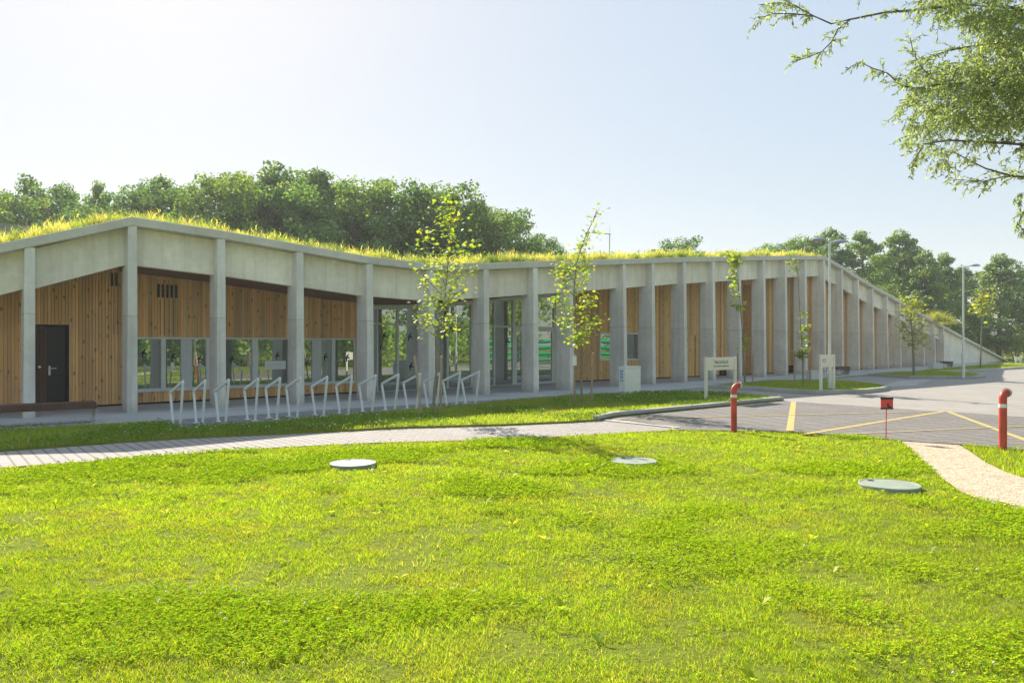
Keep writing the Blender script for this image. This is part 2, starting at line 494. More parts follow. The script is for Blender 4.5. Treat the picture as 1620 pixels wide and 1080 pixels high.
line = [tipL] + cols + [tipR]          # the coping line, front edge
def tangent(i):                        # along the column line at column i
    a = line[max(i, 0)]; b = line[min(i + 2, len(line) - 1)]
    t = Vector((b[0] - a[0], b[1] - a[1], 0)); t.normalize(); return t
def facade_z(x, y):
    best = (1e9, 0)
    for a, b in zip(line[:-1], line[1:]):
        dx, dy = b[0] - a[0], b[1] - a[1]
        k = max(0, min(1, ((x - a[0]) * dx + (y - a[1]) * dy) / (dx * dx + dy * dy)))
        d = (a[0] + k * dx - x) ** 2 + (a[1] + k * dy - y) ** 2
        if d < best[0]: best = (d, a[2] + k * (b[2] - a[2]))
    return best[1]
COPH, FASH = 0.20, 0.86

bld = thing('green_roof_building', 'long low concrete building with grey fins, wooden walls and grass growing on its folded roof', 'building', (0, 22.8, 0))

# columns: one mesh each
for i, (x, y, zt) in enumerate(cols):
    t = tangent(i); n = Vector((t.y, -t.x, 0))          # n points out to the camera side
    wb, wt, dep = 0.215, 0.185, 0.66
    zc = zt - COPH
    if zc < 0.4: continue
    p = Vector((x, y, 0))
    back = p - n * dep
    b = MB()
    sb = 0.07
    b.hexa([p - t * wb, p, back, back - t * wb,
            p - n * sb - t * wt + Vector((0, 0, zc)), p - n * sb + Vector((0, 0, zc)), back + Vector((0, 0, zc)), back - t * wb + Vector((0, 0, zc))])
    b.build('column', M['concrete'], bld, bevel=0.012)
# coping, one sweep
cp = MB(); vs = []; fs = []
def sect(i):
    a = line[max(i - 1, 0)]; b = line[min(i + 1, len(line) - 1)]
    t = Vector((b[0] - a[0], b[1] - a[1], 0)).normalized(); return t, Vector((t.y, -t.x, 0))
for i, (x, y, z) in enumerate(line):
    t, n = sect(i)
    off = -t * 0.1 if 0 < i < len(line) - 1 else Vector((0, 0, 0))
    p = Vector((x, y, 0)) + off
    # pull apart around the two peaks so that the fold stays tight
    zs = max(z - COPH, -0.05)
    vs += [p + n * -0.045 + Vector((0, 0, z)), p + n * -0.045 + Vector((0, 0, zs)), p - n * 0.56 + Vector((0, 0, zs)), p - n * 0.56 + Vector((0, 0, z + 0.004))]
for i in range(len(line) - 1):
    for k in range(4):
        k2 = (k + 1) % 4
        fs.append((i * 4 + k, i * 4 + k2, (i + 1) * 4 + k2, (i + 1) * 4 + k))
fs.append((0, 1, 2, 3)); e = (len(line) - 1) * 4; fs.append((e, e + 1, e + 2, e + 3))
cp.add(vs, fs)
cp.build('roof_coping', M['coping'], bld, bevel=0.015)
# fascia panel of each bay
for i in range(NC - 1):
    a, b = cols[i], cols[i + 1]
    t = Vector((b[0] - a[0], b[1] - a[1], 0)); L = t.length; t.normalize(); n = Vector((t.y, -t.x, 0))
    pa = Vector((a[0], a[1], 0)) - t * 0.04; pb = Vector((b[0], b[1], 0)) - t * 0.18
    za, zb = a[2] - COPH - 0.004, b[2] - COPH - 0.004
    if min(za, zb) < 0.9: continue
    f = MB()
    f.hexa([pa - n * 0.36 + Vector((0, 0, za - FASH)), pb - n * 0.36 + Vector((0, 0, zb - FASH)), pb - n * 0.54 + Vector((0, 0, zb - FASH)), pa - n * 0.54 + Vector((0, 0, za - FASH)),
            pa - n * 0.36 + Vector((0, 0, za)), pb - n * 0.36 + Vector((0, 0, zb)), pb - n * 0.54 + Vector((0, 0, zb)), pa - n * 0.54 + Vector((0, 0, za))])
    f.build('fascia_panel', M['fascia'], bld, bevel=0.008)
# end wedge walls down to the ground
def wedge(a, b, name):
    t = Vector((b[0] - a[0], b[1] - a[1], 0)).normalized(); n = Vector((t.y, -t.x, 0))
    pa, pb = Vector((a[0], a[1], 0)) - n * 0.30, Vector((b[0], b[1], 0)) - n * 0.30
    m = MB()
    m.hexa([pa, pb, pb - n * 0.24, pa - n * 0.24,
            pa + Vector((0, 0, a[2] - COPH - .004)), pb + Vector((0, 0, max(0.02, b[2] - COPH))), pb - n * 0.24 + Vector((0, 0, max(0.02, b[2] - COPH))), pa - n * 0.24 + Vector((0, 0, a[2] - COPH - .004))])
    m.build(name, M['fascia'], bld)
wedge(cols[-1], tipR, 'end_wall')
wedge(cols[0], tipL, 'end_wall')

# wall lines --------------------------------------------------------
class WL:
    def __init__(s, o, d):
        s.o = Vector((o[0], o[1], 0)); s.u = Vector((d[0], d[1], 0)).normalized(); s.n = Vector((s.u.y, -s.u.x, 0))
    def s_px(s, px):
        k = (px - 810) / F      # X = k*D
        return (k * s.o.y - s.o.x) / (s.u.x - k * s.u.y)
    def pt(s, q, d=0.0, z=0.0): return s.o + s.u * q + s.n * d + Vector((0, 0, z))
    def box(s, mb, s0, s1, z0, z1, d0, d1, col=None, z0b=None, z1b=None):
        z0b = z0 if z0b is None else z0b; z1b = z1 if z1b is None else z1b
        mb.hexa([s.pt(s0, d1, z0), s.pt(s1, d1, z0b), s.pt(s1, d0, z0b), s.pt(s0, d0, z0),
                 s.pt(s0, d1, z1), s.pt(s1, d1, z1b), s.pt(s1, d0, z1b), s.pt(s0, d0, z1)], col)
    def z(s, q, d=0):
        p = s.pt(q, d); return facade_z(p.x, p.y)
W1 = WL((-9.8, 18.3), (1, 0.94))
W3 = WL((1.85, 29.1), (1, 0.745))
def boards(wl, s0, s1, mat, openings, name, step=0.072, zlow=0.10, top=0.12, tone=1.0, dslats=None):
    b = MB(); q = s0
    while q < s1 - 0.005:
        q1 = min(q + step, s1)
        zt = wl.z((q + q1) / 2) - COPH - FASH + top
        segs = [(zlow, zt)]
        for (a0, a1, b0, b1) in openings:
            if (q + q1) / 2 > a0 and (q + q1) / 2 < a1:
                ns = []
                for (c0, c1) in segs:
                    if b0 > c0: ns.append((c0, min(b0, c1)))
                    if b1 < c1: ns.append((max(b1, c0), c1))
                segs = [g for g in ns if g[1] - g[0] > 0.02]
        dj = random.uniform(-0.004, 0.006)
        for (c0, c1) in segs:
            v = max(.55, random.gauss(1.0, 0.15)) * tone; h = random.uniform(-0.08, 0.08)
            wl.box(b, q + 0.002, q1 - 0.004, c0, c1, -0.03, dj, (v * (1 + h), v, v * (1 - h), 1))
        q = q1
    # dark backing board behind the gaps
    return b.build(name, mat, bld)
def backing(wl, s0, s1, openings, zlow=0.0):
    b = MB()
    ss = sorted(set([s0, s1] + [o for op in openings for o in op[:2] if s0 < o < s1]))
    fin = []
    for a, c in zip(ss[:-1], ss[1:]):
        n = max(1, int((c - a) / 1.5))
        for k in range(n): fin.append((a + (c - a) * k / n, a + (c - a) * (k + 1) / n))
    for a, c in fin:
        zt0 = wl.z(a) - COPH - FASH + 0.2; zt1 = wl.z(c) - COPH - FASH + 0.2
        segs = [(zlow, None)]
        for op in openings:
            if op[0] - 1e-6 <= a and c <= op[1] + 1e-6:
                segs = []
                if op[2] > zlow + 0.02: segs.append((zlow, op[2]))
                segs.append((op[3], None))
        for (c0, c1) in segs:
            wl.box(b, a, c, c0, zt0 if c1 is None else c1, -0.16, -0.034, None, c0, zt1 if c1 is None else c1)
    return b.build('wall_backing', M['dark_wood'], bld)

sx = W1.s_px
DOOR = (sx(52), sx(109), 0.0, 2.06)
RIB = (sx(214), sx(561.5), 0.37, 1.775)
sL = -6.3
sGL, sGR = sx(581), sx(879)
sEND = (1.9 + 9.8) / W1.u.x
boards(W1, sL, sGL, M['wood'], [DOOR, RIB], 'timber_cladding', tone=0.98)
backing(W1, sL, sGL, [DOOR, RIB])
boards(W1, sGR + .004, sEND, M['wood'], [], 'timber_cladding')
backing(W1, sGR + .004, sEND, [])
# ventilation slots of the cladding
for a, c, y0, y1, n in ((174, 187, 431.5, 452.5, 2), (247, 282, 450, 471, 5)):
    v = MB(); d = W1.pt(sx((a + c) / 2)).y
    z1 = CAMH + (HOR - y0) * d / F; z0 = CAMH + (HOR - y1) * d / F
    s0, s1 = sx(a), sx(c); st = (s1 - s0) / n
    for k in range(n):
        W1.box(v, s0 + st * k + st * 0.2, s0 + st * k + st * 0.8, z0, z1, -0.02, 0.014)
        W1.box(v, s0 + st * k + st * 0.86, s0 + st * k + st * 0.94, 1.83, z0 - 0.02, -0.02, 0.012)
    v.build('wall_vent', M['black'], bld)

# entrance in the left bay: brown side panel and black door
fr = MB()
W1.box(fr, DOOR[0], DOOR[0] + 0.05, 0, 2.06, -0.16, 0.02); W1.box(fr, DOOR[1] - 0.055, DOOR[1], 0, 2.06, -0.16, 0.02)
W1.box(fr, DOOR[0] + 0.05, DOOR[1] - 0.055, 2.0, 2.06, -0.16, 0.02)
door = fr.build('side_door', M['dark_wood'], bld)
s73 = sx(74)
pn = MB(); q = DOOR[0] + 0.05
while q < s73 - 0.01:
    W1.box(pn, q + 0.002, min(q + 0.09, s73) - 0.003, 0.02, 1.99, -0.12, -0.06, (random.uniform(.8, 1.2),) * 3 + (1,)); q += 0.09
pn.build('side_panel', M['dark_wood'], door)
lf = MB(); W1.box(lf, s73, DOOR[1] - 0.056, 0.02, 1.995, -0.15, -0.08)
lf.build('door_leaf', M['black'], door)
hd = MB(); q = s73 + 0.07
W1.box(hd, q - 0.022, q + 0.022, 0.86, 1.08, -0.079, -0.072)
hd.tube([W1.pt(q, -0.075, 1.02), W1.pt(q, -0.02, 1.02), W1.pt(q + 0.02, -0.012, 1.02), W1.pt(q + 0.13, -0.012, 1.02)], 0.011, 8)
hd.build('door_handle', M['steel'], door, True)
kb = MB(); kb.tube([W1.pt(s73 - 0.14, -0.062, 1.06), W1.pt(s73 - 0.14, -0.02, 1.06)], [0.03, 0.03], 10)
kb.build('door_knob', M['steel'], door, True)

# swift sticker outline (flat)
SW = [(-.02, -.5), (.03, -.46), (.07, -.2), (.10, .02), (.24, -.06), (.46, -.10), (.50, -.06), (.34, .06), (.17, .16), (.26, .34), (.36, .5), (.28, .5), (.12, .36), (.0, .2), (-.12, .1), (-.16, .0), (-.08, -.05), (-.06, -.25)]
def swift(wl, q, z, size, par, d=0.006, flip=1):
    m = MB()
    vsf = [wl.pt(q + flip * x * size, d, z + y * size) for x, y in SW]; vsb = [wl.pt(q + flip * x * size, d - 0.002, z + y * size) for x, y in SW]
    n = len(SW)
    fs = [tuple(range(n)), tuple(range(2 * n - 1, n - 1, -1))] + [(k, (k + 1) % n, n + (k + 1) % n, n + k) for k in range(n)]
    m.add(vsf + vsb, fs)
    return m.build('bird_sticker', M['sticker'], par)

def curtain(wl, s0, s1, z0, z1, par, d=-0.20):
    m = MB(); n = max(4, int((s1 - s0) / 0.045)); vs = []; fs = []
    for k in range(n + 1):
        q = s0 + (s1 - s0) * k / n; dd = d + 0.035 * math.sin(k * 1.9) + 0.015 * math.sin(k * 0.7)
        vs += [wl.pt(q, dd, z0), wl.pt(q, dd, z1)]
    for k in range(n): fs.append((2 * k, 2 * k + 2, 2 * k + 3, 2 * k + 1))
    m.add(vs, fs)
    return m.build('curtain', M['curtain'], par, True)

# ribbon windows: three windows in the bays, each a frame with panes, panel, stickers, curtains
z0, z1 = 0.37, 1.775
def ribbon(edges, s0, s1, birds, curtains):
    """edges: list of (px0,px1,kind) kind g glass / p grey panel"""
    f = MB()
    W1.box(f, s0, s1, z0, z0 + 0.085, -0.10, 0.035)
    W1.box(f, s0, s1, z1 - 0.045, z1, -0.10, 0.03)
    es = [(sx(a), sx(b), k) for a, b, k in edges]
    cuts = [s0] + [v for e in es for v in e[:2]] + [s1]
    for a, b in zip(cuts[0::2], cuts[1::2]):
        if b - a > 0.005: W1.box(f, a, b, z0 + 0.085, z1 - 0.045, -0.09, 0.02)
    win = f.build('ribbon_window', M['frame'], bld)
    for a, b, k in es:
        g = MB()
        if k == 'g':
            W1.box(g, a, b, z0 + 0.087, z1 - 0.047, -0.03, -0.022); g.build('pane', M['glass'], win)
        else:
            W1.box(g, a, b, z0 + 0.087, z1 - 0.047, -0.06, -0.008); g.build('infill_panel', M['panel'], win)
    for px, py, sz in birds:
        q = sx(px); d = W1.pt(q).y
        swift(W1, q, CAMH + (HOR - py) * d / F, sz, win, -0.014)
    for a, b in curtains: curtain(W1, sx(a), sx(b), z0 - 0.1, z1 + 0.05, win)
    return win
w_a = ribbon([(217, 255, 'g'), (262, 286.5, 'g'), (287, 303, 'p'), (303.5, 326, 'g')], RIB[0], sx(332), [(226, 559, .24), (273, 566, .23), (315, 568, .23)], [(206, 233), (280, 290), (300, 329)])
nt_ = MB(); q = sx(273.5); d = W1.pt(q).y
W1.box(nt_, q - .045, q + .045, CAMH - (584 - HOR) * d / F, CAMH - (573 - HOR) * d / F, -0.0215, -0.0195); nt_.build('paper_notice', M['white'], w_a)
w_b = ribbon([(337, 399, 'g'), (408, 459, 'g')], sx(332), sx(464), [(366, 568, .24), (438, 563, .24)], [(340, 352), (389, 400), (406, 423)])
pl = MB(); q0, q1 = sx(419.5), sx(452.5); d = W1.pt(q0).y
zt, zb = CAMH - (571 - HOR) * d / F, CAMH - (584.5 - HOR) * d / F
W1.box(pl, q0, q1, zb, zt, -0.0215, -0.0185); pl.build('reflected_sign_plate', M['white'], w_b)  # white plate put in place of a sign's reflection in the pane
tp_ = MB(); q = q0 + .12
while q < q1 - .14:
    ww_ = random.uniform(.012, .03); W1.box(tp_, q, q + ww_, zb + .125, zb + .15, -.018, -.0165); q += ww_ + .009
tp_.build('reflected_sign_lettering', M['panel'], w_b)
w_c = ribbon([(468, 494, 'g'), (494.5, 507, 'p'), (508, 525, 'g'), (530, 560, 'g')], sx(464), RIB[1], [(485, 575, .22), (514, 565, .26), (549, 566, .25)], [(466, 495), (519, 527), (532, 560)])

# glazed front and entrance ------------------------------------------
ZTR = 2.25
def gtop(q): return W1.z(q) - COPH - FASH - 0.02
gf = MB()
vert = [(581, 586), (596.5, 598), (628, 630.5), (660, 664), (685, 688), (707, 709.5), (745, 748), (765, 768), (781, 783), (811, 815)]
vs_ = [(sx(a), sx(b)) for a, b in vert] + [(sx(876), sGR)]
for a, b in vs_: W1.box(gf, a, b, 0.0, gtop((a + b) / 2), -0.10, 0.02)
for (a, b), (c, e) in zip(vs_[:-1], vs_[1:]):
    W1.box(gf, b, c, ZTR - 0.03, ZTR + 0.03, -0.09, 0.014)
    W1.box(gf, b, c, gtop(b) - 0.14, gtop(b), -0.09, 0.014, None, gtop(c) - 0.14, gtop(c))
    if c <= sx(812): W1.box(gf, b, c, 0.0, 0.07, -0.09, 0.014)
front = gf.build('glazed_front', M['frame'], bld)
for (a, b), (c, e) in zip(vs_[:-1], vs_[1:]):
    g = MB(); W1.box(g, b, c, ZTR + 0.032, gtop(b) - 0.142, -0.04, -0.03, None, None, gtop(c) - 0.142); g.build('pane', M['glass_front'], front)
    if c <= sx(812):
        g = MB(); W1.box(g, b, c, 0.072, ZTR - 0.032, -0.04, -0.03); g.build('pane', M['glass_front'], front)
for px, py, sz in ((607, 532, .3), (647.5, 533, .3), (650, 580, .28), (603, 548, .2), (802, 541, .34)):
    q = sx(px); d = W1.pt(q).y; swift(W1, q, CAMH + (HOR - py) * d / F, sz, front, -0.02)
# double entrance door between px 815 and 876
mid = sx(846)
for a, b, hs in ((sx(815) + .005, mid - .004, 1), (mid + .004, sx(876) - .005, -1)):
    f = MB()
    W1.box(f, a, a + .085, .015, ZTR - .035, -.085, .006); W1.box(f, b - .085, b, .015, ZTR - .035, -.085, .006)
    W1.box(f, a + .085, b - .085, .015, .12, -.085, .006); W1.box(f, a + .085, b - .085, ZTR - .15, ZTR - .035, -.085, .006)
    dr = f.build('entrance_door', M['frame'], bld)
    g = MB(); W1.box(g, a + .085, b - .085, .122, ZTR - .152, -.045, -.035); g.build('pane', M['glass_front'], dr)
    h = MB(); q = b - .045 if hs > 0 else a + .045
    h.tube([W1.pt(q, .006, .8), W1.pt(q, .06, .82), W1.pt(q, .06, 1.28), W1.pt(q, .006, 1.3)], .014, 8); h.build('door_handle', M['steel'], dr, True)

# the long right hand wall ---------------------------------
q3 = W3.s_px
s3e = (16.45 - 1.85) / W3.u.x
WIN3 = (q3(948), q3(1011), 0.90, 2.08)
DR3 = (q3(1086), q3(1098), 0.02, 2.0)
boards(W3, 0, s3e, M['wood_pale'], [WIN3], 'timber_cladding', step=0.09, top=0.32, tone=0.95)
backing(W3, 0, s3e, [WIN3])
f = MB(); a, b, c, e = WIN3
W3.box(f, a, b, c, c + .07, -.1, .03); W3.box(f, a, b, e - .06, e, -.1, .03)
W3.box(f, a, a + .06, c + .07, e - .06, -.1, .028); W3.box(f, b - .06, b, c + .07, e - .06, -.1, .028)
w3 = f.build('square_window', M['frame'], bld)
g = MB(); W3.box(g, a + .06, b - .06, c + .072, e - .062, -.04, -.03); g.build('pane', M['glass_front'], w3)
# flush timber door with an open gap
f = MB(); q0, q1 = q3(1070), q3(1098.5)
st = q0
while st < q1 - .02:
    v = random.gauss(1.12, .06); W3.box(f, st + .003, min(st + .09, q1) - .004, .1, 2.02, .007, .024, (v, v, v * .95, 1)); st += .09
fd = f.build('flush_door', M['wood_pale'], bld)
f = MB(); W3.box(f, q1 + .005, q1 + .045, .1, 2.02, -.01, .026); f.build('door_gap', M['black'], fd)
# dark floor level vents and a louvre
for a, b, y1 in ((1138, 1150, .38), (1247, 1256, .42), (1275, 1281, .42)):
    f = MB(); q0, q1 = q3(a), q3(b)
    for k in range(6):
        W3.box(f, q0, q1, .06 + k * y1 / 6, .06 + (k + .7) * y1 / 6, .008, .03)
    f.build('floor_vent', M['dark_wood'], bld)
lv = MB(); q0, q1 = q3(1176), q3(1194)
st = q0
while st < q1: W3.box(lv, st, st + .05, .12, W3.z(st) - 1.3, .01, .07, (.75, .7, .65, 1)); st += .1
lv.build('timber_louvre', M['wood'], bld)
# wall behind the fins of the falling part
idx = [i for i, c in enumerate(cols) if c[0] > 16]
for i in idx[:-1]:
    a, b = cols[i], cols[i + 1]
    t = Vector((b[0] - a[0], b[1] - a[1], 0)).normalized(); wl = WL((a[0], a[1]), (t.x, t.y)); Lb = (Vector(b[:2]) - Vector(a[:2])).length
    for o_ in (wl,): o_.o = o_.o - o_.n * 0.80
    boards(wl, -1.3 if i == idx[0] else -0.3, Lb - 0.1 if i != idx[-2] else Lb, M['wood_pale'], [], 'timber_cladding', step=0.09, top=0.3, tone=0.95)
    backing(wl, -1.3 if i == idx[0] else -0.2, Lb - .1, [])

# soffits, roof slab, rooms --------------------------------------------
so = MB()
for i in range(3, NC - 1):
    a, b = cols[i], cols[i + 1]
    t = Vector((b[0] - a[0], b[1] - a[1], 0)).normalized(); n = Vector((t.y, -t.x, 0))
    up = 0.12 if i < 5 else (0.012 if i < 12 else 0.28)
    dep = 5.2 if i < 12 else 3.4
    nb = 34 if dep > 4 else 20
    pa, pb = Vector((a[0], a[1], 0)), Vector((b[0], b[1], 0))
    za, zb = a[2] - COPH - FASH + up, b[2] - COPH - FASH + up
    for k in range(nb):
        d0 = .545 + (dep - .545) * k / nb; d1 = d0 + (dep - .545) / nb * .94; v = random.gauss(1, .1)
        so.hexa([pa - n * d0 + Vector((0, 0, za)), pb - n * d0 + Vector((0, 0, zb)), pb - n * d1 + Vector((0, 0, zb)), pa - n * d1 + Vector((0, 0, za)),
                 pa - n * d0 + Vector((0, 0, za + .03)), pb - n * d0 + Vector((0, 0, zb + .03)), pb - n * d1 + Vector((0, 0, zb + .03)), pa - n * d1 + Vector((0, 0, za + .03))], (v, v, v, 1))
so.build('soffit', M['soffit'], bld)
DEPTH = 13.0
rs = MB(); vs = []; fs = []
NB = Vector((-0.68, 0.73, 0)).normalized()
for i, (x, y, z) in enumerate(line):
    p = Vector((x, y, 0))
    zz = max(z - 0.06, 0.02)
    zb = max(z - 0.06, 0.02)
    vs += [p + NB * 0.58 + Vector((0, 0, zz)), p + NB * DEPTH + Vector((0, 0, zb)), p + NB * DEPTH + Vector((0, 0, max(zb - .35, -.1))), p + NB * 0.58 + Vector((0, 0, max(zz - .35, -.1)))]
for i in range(len(line) - 1):
    for k in range(4):
        k2 = (k + 1) % 4; fs.append((i * 4 + k, i * 4 + k2, (i + 1) * 4 + k2, (i + 1) * 4 + k))
rs.add(vs, fs); rs.build('roof_slab', M['ground'], bld)
rw = MB(); vs = []; fs = []
for i, (x, y, z) in enumerate(line):
    p = Vector((x, y, 0)) + NB * (DEPTH - .1); vs += [p, p + Vector((0, 0, max(z - .4, .01)))]
for i in range(len(line) - 1): fs.append((2 * i, 2 * i + 2, 2 * i + 3, 2 * i + 1))
rw.add(vs, fs); rw.build('rear_wall', M['room'], bld)
# room fittings seen through the glass: back wall, cross walls, floor
rm = MB()
W1.box(rm, sL, sGR + 3.5, 0, 5.0, -4.8, -4.7)
for px in (206, 460, 575): W1.box(rm, sx(px) - .06, sx(px) + .06, 0, 2.75, -4.7, -.17)
rm.build('room_wall', M['room'], bld)
rf = MB(); W1.box(rf, sL, sGR + 3, .062, .07, -4.7, -.17); rf.build('room_floor', M['room_floor'], bld)
dk = MB()
W1.box(dk, sx(770), sx(800), .07, 1.05, -2.6, -2.0); W1.box(dk, sx(770) - .05, sx(800) + .05, 1.05, 1.1, -2.7, -1.9)
dk.build('reception_desk', M['panel'], bld)
ca = MB(); W1.box(ca, sx(640), sx(658), .07, .95, -1.2, -.7); ca.build('red_cabinet', M['red_flat'], bld)
sh = MB()
W1.box(sh, sx(722), sx(734), .07, 2.3, -3.4, -3.0); W1.box(sh, sx(600), sx(606), .07, 2.1, -2.4, -2.0)
sh.build('display_shelf', M['white'], bld)

# ------------------------------------------------------------------ ground, paving, kerbs
def poly_obj(name, pts, z, mat, kind='structure', label=None, thick=0.0):
    bm = bmesh.new()
    vsb = [bm.verts.new((x, y, z)) for x, y in pts]
    f = bm.faces.new(vsb)
    if f.normal.z < 0 or True:
        bm.normal_update()
        if f.normal.z < 0: f.normal_flip()
    if thick:
        r = bmesh.ops.extrude_face_region(bm, geom=[f])
        bmesh.ops.translate(bm, vec=(0, 0, -thick), verts=[v for v in r['geom'] if isinstance(v, bmesh.types.BMVert)])
    bmesh.ops.triangulate(bm, faces=[q for q in bm.faces if len(q.verts) > 4])
    bmesh.ops.recalc_face_normals(bm, faces=bm.faces)
    if not thick:
        for q in bm.faces:
            if q.normal.z < 0: q.normal_flip()
    me = bpy.data.meshes.new(name); bm.to_mesh(me); bm.free(); me.materials.append(mat)
    o = bpy.data.objects.new(name, me); COL.objects.link(o)
    if kind: o['kind'] = kind
    if label: o['label'] = label
    ORG[o.name] = Vector((0, 0, 0))
    return o
GP = lambda L: [G(a, b) for a, b in L]

poly_obj('ground', [(-600, -300), (600, -300), (600, 1500), (-600, 1500)], 0.0, M['ground'])

# far edge of the foreground lawn, left to right
LAWN_EDGE = [(0, 741), (100, 734), (200, 727), (300, 718.5), (400, 711), (500, 705.5), (600, 701), (700, 698.5), (800, 695.5), (900, 690.5), (1000, 684.5), (1070, 680), (1160, 681.5), (1250, 683), (1340, 690), (1425, 697.5)]
le = GP(LAWN_EDGE)
le = [(le[0][0] - 4.0 * 0.886, le[0][1] - 4.0 * 0.46)] + le
GRAV_L = [(1425, 697.5), (1440, 712), (1462, 731), (1490, 757), (1520, 779), (1560, 795), (1620, 808)]
GRAV_R = [(1516, 703.5), (1537, 717), (1560, 733), (1590, 747), (1620, 757)]
lawn_poly = le + GP(GRAV_L)[1:] + [(6.8, 6.4), (15.0, 5.4), (15.0, 1.2), (-15, 1.2), (-15, 6.5)]
lawn2_poly = GP(GRAV_R) + [(9.6, 7.8), (15, 7.4), (15, 9.2), (9.6, 9.4), G(1700, 716)]
# verge in front of the building
VERGE_LOW = [(0, 716), (100, 708.5), (200, 701.5), (300, 695), (400, 690.5), (500, 686), (640, 679), (800, 674.5), (900, 670), (946, 667)]
KERB1 = [(946, 667), (972, 660.5), (1030, 655), (1100, 648.2), (1170, 641), (1240, 634)]
VERGE_UP = [(1215, 630), (1165, 627), (1130, 624), (1060, 623.5), (1000, 625), (900, 629.5), (785, 638.5), (770, 641), (640, 652), (480, 667), (290, 683), (257, 671), (100, 679), (0, 685)]
vlow = GP(VERGE_LOW); vlow = [(vlow[0][0] - 4 * .88, vlow[0][1] - 4 * .47)] + vlow
vup = GP(VERGE_UP); vup = vup + [(vup[-1][0] - 4 * .8, vup[-1][1] - 4 * .6)]
verge_poly = vlow + GP(KERB1)[1:] + vup
# the light road
road_poly = GP([(946, 667), (1070, 681), (1160, 682.5), (1250, 684), (1340, 691), (1425, 698.5), (1516, 704.5), (1700, 718)]) + [(60, 40), (60, 66), (44, 58)] + GP([(1590, 577), (1500, 584), (1380, 594), (1290, 601), (1220, 606), (1127, 613), (1060, 621), (1000, 625)])
poly_obj('road', road_poly, 0.006, M['road'])
# the path
path_poly = vlow + GP([(972, 663), (1072, 677.5), (1070, 681)]) + list(reversed(le[:-5]))
poly_obj('path', path_poly, 0.014, M['path'])
# parking bays
park_poly = GP([(972, 663), (1030, 656.5), (1100, 649.7), (1170, 642.5), (1240, 635.6), (1262, 636.3), (1400, 646), (1490, 652), (1620, 660.5), (1800, 672)]) + GP([(1900, 738), (1620, 713.5), (1516, 704.5), (1425, 698.5), (1340, 691), (1250, 684), (1160, 682.5), (1072, 681.5), (1072, 677.5)])
poly_obj('parking_area', park_poly, 0.022, M['parking'])
def strip(name, a, b, wd, z, mat):
    a = Vector((*a, 0)); b = Vector((*b, 0)); t = (b - a).normalized(); n = Vector((t.y, -t.x, 0)) * wd / 2
    return poly_obj(name, [tuple((a - n).xy), tuple((b - n).xy), tuple((b + n).xy), tuple((a + n).xy)], z, mat)
strip('road_marking', G(1255.5, 636.6), G(1249.5, 683.5), 0.13, 0.026, M['yellow'])
strip('road_marking', G(1270, 689), G(1494, 652), 0.11, 0.026, M['yellow'])
strip('road_marking', G(1499, 652.2), G(1660, 712), 0.11, 0.026, M['yellow'])
strip('road_marking', G(976, 665), G(1478, 652.4), 0.09, 0.030, M['worn_yellow'])
strip('road_marking', G(1343, 688.5), G(1700, 672.5), 0.08, 0.030, M['worn_yellow'])
strip('paving_edge', G(958, 666.3), G(1074, 678.5), 0.10, 0.034, M['edging'])
for k in range(5):
    strip('crossing_stripe', G(1385 + k * 9, 611.5 - k * 2.1), G(1452 + k * 5, 609 - k * 2.0), 0.35, 0.012, M['worn_white'])
# drainage seams of the road
strip('road_seam', G(1355, 626), G(1495, 634), 0.05, 0.012, M['soil'])
strip('road_seam', G(1590, 600.5), G(1690, 604), 0.06, 0.012, M['soil'])
strip('road_seam', G(1545, 603), G(1690, 607.5), 0.03, 0.012, M['soil'])
# gravel path
grav_poly = GP(GRAV_L) + [(6.8, 6.4), (15.0, 5.4), (15.0, 7.4), (9.6, 7.8)] + list(reversed(GP(GRAV_R)))
poly_obj('gravel_path', grav_poly, 0.012, M['gravel'])
# verges: thin raised lawn sheets
poly_obj('verge', verge_poly, 0.05, M['ground'], thick=0.06)
ISL = [(1127, 614.5), (1150, 612), (1186, 609.7), (1220, 606.2), (1296, 605.5), (1350, 608), (1383, 611.3), (1400, 615.0), (1390, 619), (1362, 622), (1290, 624), (1230, 620.5), (1194, 617.5)]
isl_poly = GP(ISL)
poly_obj('verge', isl_poly, 0.10, M['ground'], thick=0.1)
ISL2 = [(1378, 594.8), (1430, 591), (1500, 591), (1540, 594), (1553, 597), (1540, 599.4), (1440, 598.5)]
isl2_poly = GP(ISL2); poly_obj('verge', isl2_poly, 0.10, M['ground'], thick=0.1)
FAR_V = [(1455, 589.3), (1500, 584.5), (1590, 576.5), (1630, 572.5), (1700, 572), (1700, 582), (1620, 583), (1560, 586.5), (1470, 591)]
farv_poly = GP(FAR_V); poly_obj('verge', farv_poly, 0.10, M['ground'], thick=0.1)

def kerb(pts, wd, h, inward, closed=False, name='kerb'):
    """pts ground points; width to the left (inward=1) or right side"""
    m = MB(); n = len(pts); P = [Vector((*p, 0)) for p in pts]; vs = []
    for i in range(n):
        a = P[i - 1] if (i > 0 or closed) else P[0]; b = P[(i + 1) % n] if (i < n - 1 or closed) else P[-1]
        t = (b - a).normalized(); nn = Vector((-t.y, t.x, 0)) * inward
        vs += [P[i], P[i] + Vector((0, 0, h)), P[i] + nn * wd + Vector((0, 0, h)), P[i] + nn * wd]
    fs = []
    for i in range(n if closed else n - 1):
        j = (i + 1) % n
        for k in range(4): fs.append((i * 4 + k, i * 4 + (k + 1) % 4, j * 4 + (k + 1) % 4, j * 4 + k))
    if not closed: fs += [(0, 1, 2, 3), tuple((n - 1) * 4 + k for k in range(4))]
    m.add(vs, fs); o = m.build(name, M['kerb'], None, bevel=0.015); o['kind'] = 'structure'; return o
kerb(GP(KERB1), 0.14, 0.12, 1)
